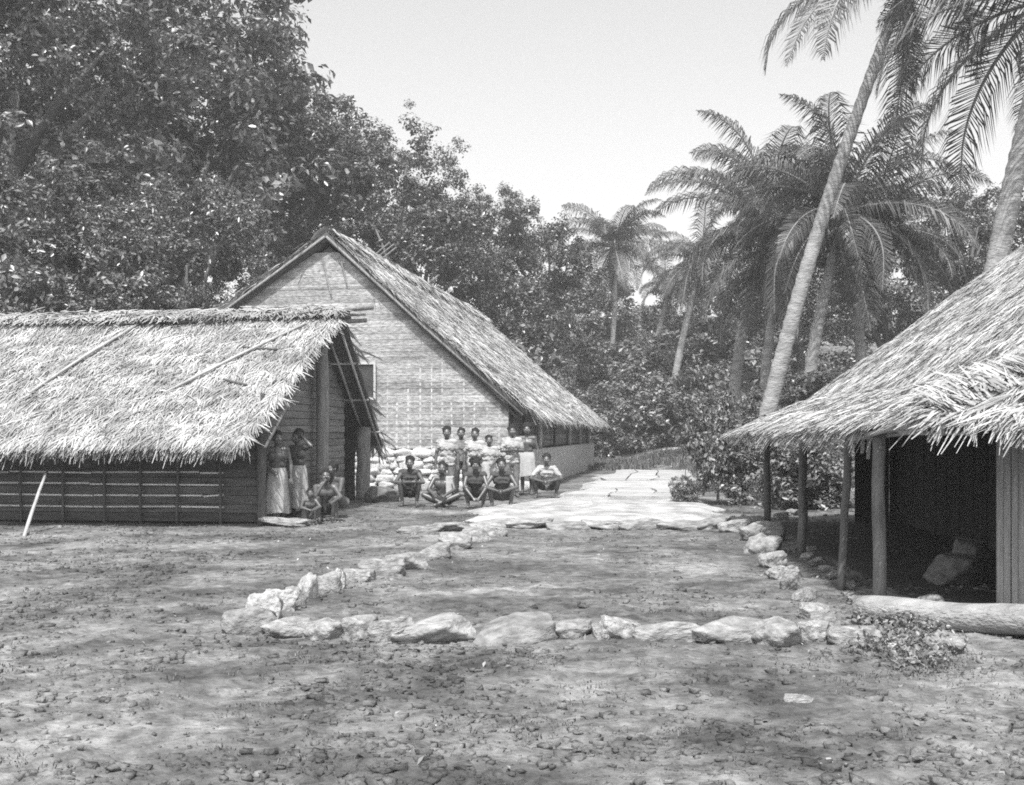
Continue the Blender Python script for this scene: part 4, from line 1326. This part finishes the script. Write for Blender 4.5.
            for j in range(K + 1):
                t = j / K; z = z0 + (z1 - z0) * t
                rx = (.165 + .055 * t) * g + .02 * math.sin(min(1, t * 4) * 1.57); ry = (.125 + .06 * t) * g + .02 * math.sin(min(1, t * 4) * 1.57)
                for i in range(N):
                    a = 2 * math.pi * i / N
                    pl = 1 + (.05 * t + .01) * math.sin(a * 9 + seed) + .03 * t * math.sin(a * 4 + seed * 2)
                    C_.v.append((pel.x + rx * pl * math.cos(a), pel.y + ry * pl * math.sin(a), z + .015 * t * math.sin(a * 3 + seed)))
            for j in range(K):
                for i in range(N):
                    q = j * N + i; q2 = j * N + (i + 1) % N
                    C_.f.append((q, q + N, q2 + N, q2))
            C_.build('skirt', m_, root, True)
        elif kind == 'shawl':
            s = w[2]
            n_ = 'R' if s > 0 else 'L'
            sh = J['sh' + n_]
            for dx in (-.05, -.015, .02, .055):
                capsule(C_, sh + Vector((dx - s * .03, -.085, .02)), Vector((sh.x + dx - s * .01, ch.y - .16, ch.z - .26)), .028, .024)
                capsule(C_, sh + Vector((dx - s * .03, .06, .03)), sh + Vector((dx - s * .03, -.085, .02)), .03, .028)
            link('shoulder_cloth', remesh(C_, .012, 1), m_, root, True)
    return root

def foot(px, py): 
    p = G(px, py); return (p.x, p.y, ground_z(p.x, p.y) - .004)

F0 = 'villagers in front of the large house'
# front row, squatting
person('man in dark vest squatting alone at the left of the group, arms crossed on knees', foot(410, 506), squat_pose(0, .2, 'cross', 0, .05), .05, 1.0, (('vest', 'cloth_dark'), ('loincloth', 'cloth_dark')), 1.0, 0, 1, F0)
person('man sitting cross-legged with a white cloth over one shoulder', foot(443, 506), cross_pose(), -.1, 1.05, (('loincloth', 'cloth_dark'), ('shawl', 'cloth_white', 1)), .8, -.1, 2, F0)
person('bushy-haired man squatting with both arms hanging down between his knees', foot(475, 507), squat_pose(.04, .2, 'down', .06, .02), .08, 1.02, (('vest', 'cloth_dark'), ('loincloth', 'cloth_dark')), 2.2, 0, 3, F0)
person('man in dark vest squatting with clasped hands, rightmost of the close front row', foot(502, 507), squat_pose(.06, .24, 'join', .02, .02), -.05, 1.02, (('vest', 'cloth_dark'), ('loincloth', 'cloth_dark')), .9, .1, 4, F0)
person('man in pale open shirt squatting apart at the right end of the group', foot(547, 498), squat_pose(.03, .28, 'join', .02, .05), -.1, 1.0, (('shirt', 'cloth_white'), ('trousers', 'cloth_dark', .55)), 1.0, 0, 5, F0)
# standing
def at(px, d): return ((px - CX) / FPX * d, d, ground_z((px - CX) / FPX * d, d) - .004)
person('standing man in loose white shirt at the left of the standing row', at(447, 25.6), stand_pose('down', 'down'), -.1, 1.02, (('shirt', 'cloth_white'), ('trousers', 'cloth_mid')), 1.0, .2, 6, F0)
person('standing man in dark clothes partly hidden beside the white-shirted man', at(461, 27.0), stand_pose('down', 'down'), .1, 1.0, (('vest', 'cloth_mid'), ('trousers', 'cloth_dark')), .8, 0, 7, F0)
person('standing man with pale vest and arms folded in the middle of the row', at(475, 26.4), stand_pose('down', 'front'), 0, 1.0, (('shirt', 'cloth_grey'), ('trousers', 'cloth_mid')), .8, -.1, 8, F0)
person('shorter standing figure in a long white dress behind the front row', at(489, 25.8), stand_pose('down', 'front'), .15, .9, (('shirt', 'cloth_white'), ('skirt', 'cloth_white', .3)), .8, 0, 9, F0)
person('standing man in white shirt with folded arms and grey trousers', at(512, 27.0), stand_pose('fold', 'fold'), .1, 1.03, (('shirt', 'cloth_white'), ('trousers', 'cloth_mid')), 1.0, .15, 10, F0)
person('bare-chested standing man in a knee-length pale wrap by the house corner', at(527, 28.0), stand_pose('down', 'down'), -.15, 1.06, (('skirt', 'cloth_grey', .46),), 1.2, .2, 11, F0)
# people at the left hut
F1 = 'villagers at the end of the left hut'
person('bare-chested woman in long pale skirt standing closest under the eave', at(277, 19.5), stand_pose('front', 'down'), .15, .96, (('skirt', 'cloth_white', .2),), 1.0, .5, 12, F1)
person('woman in long pale skirt standing with one hand raised to her head', at(298, 20.4), stand_pose('down', 'head'), -.5, .97, (('skirt', 'cloth_white', .22),), 1.1, -.2, 13, F1)
person('small child sitting on the ground at the feet of the standing women', at(309, 19.3), squat_pose(.0, .17, 'join', .03, -.02), .35, .62, (('loincloth', 'cloth_mid'),), .8, .2, 14, F1)
person('youth squatting with one hand at the mouth before the hut post', at(325, 19.9), squat_pose(.0, .17, 'mouth', 0, 0), .25, .95, (('loincloth', 'cloth_dark'),), .9, .1, 15, F1)
person('person squatting behind the youth, leaning by the far hut post', at(337, 20.9), squat_pose(.0, .2, 'join', .02, .05), -.5, 1.0, (('loincloth', 'cloth_mid'),), 1.1, -.2, 16, F1)

# ------------------------------------------------------------------ thin haze volume added to lift the blacks
hz = MB().quadbox(-1200, 1200, -400, 1600, -1.2, 48).build('haze', None, None)
tag(hz, 'thin haze added over the clearing to soften the darks', None, None, 'stuff')
hm = bpy.data.materials.new('added_haze'); hm.use_nodes = True
hn, hl = hm.node_tree.nodes, hm.node_tree.links
hn.remove(hn['Principled BSDF'])
pv = hn.new('ShaderNodeVolumePrincipled')
pv.inputs['Color'].default_value = grey(.9)
pv.inputs['Density'].default_value = 0.0013
pv.inputs['Anisotropy'].default_value = 0.0
hl.new(pv.outputs[0], hn['Material Output'].inputs['Volume'])
hz.data.materials.append(hm)
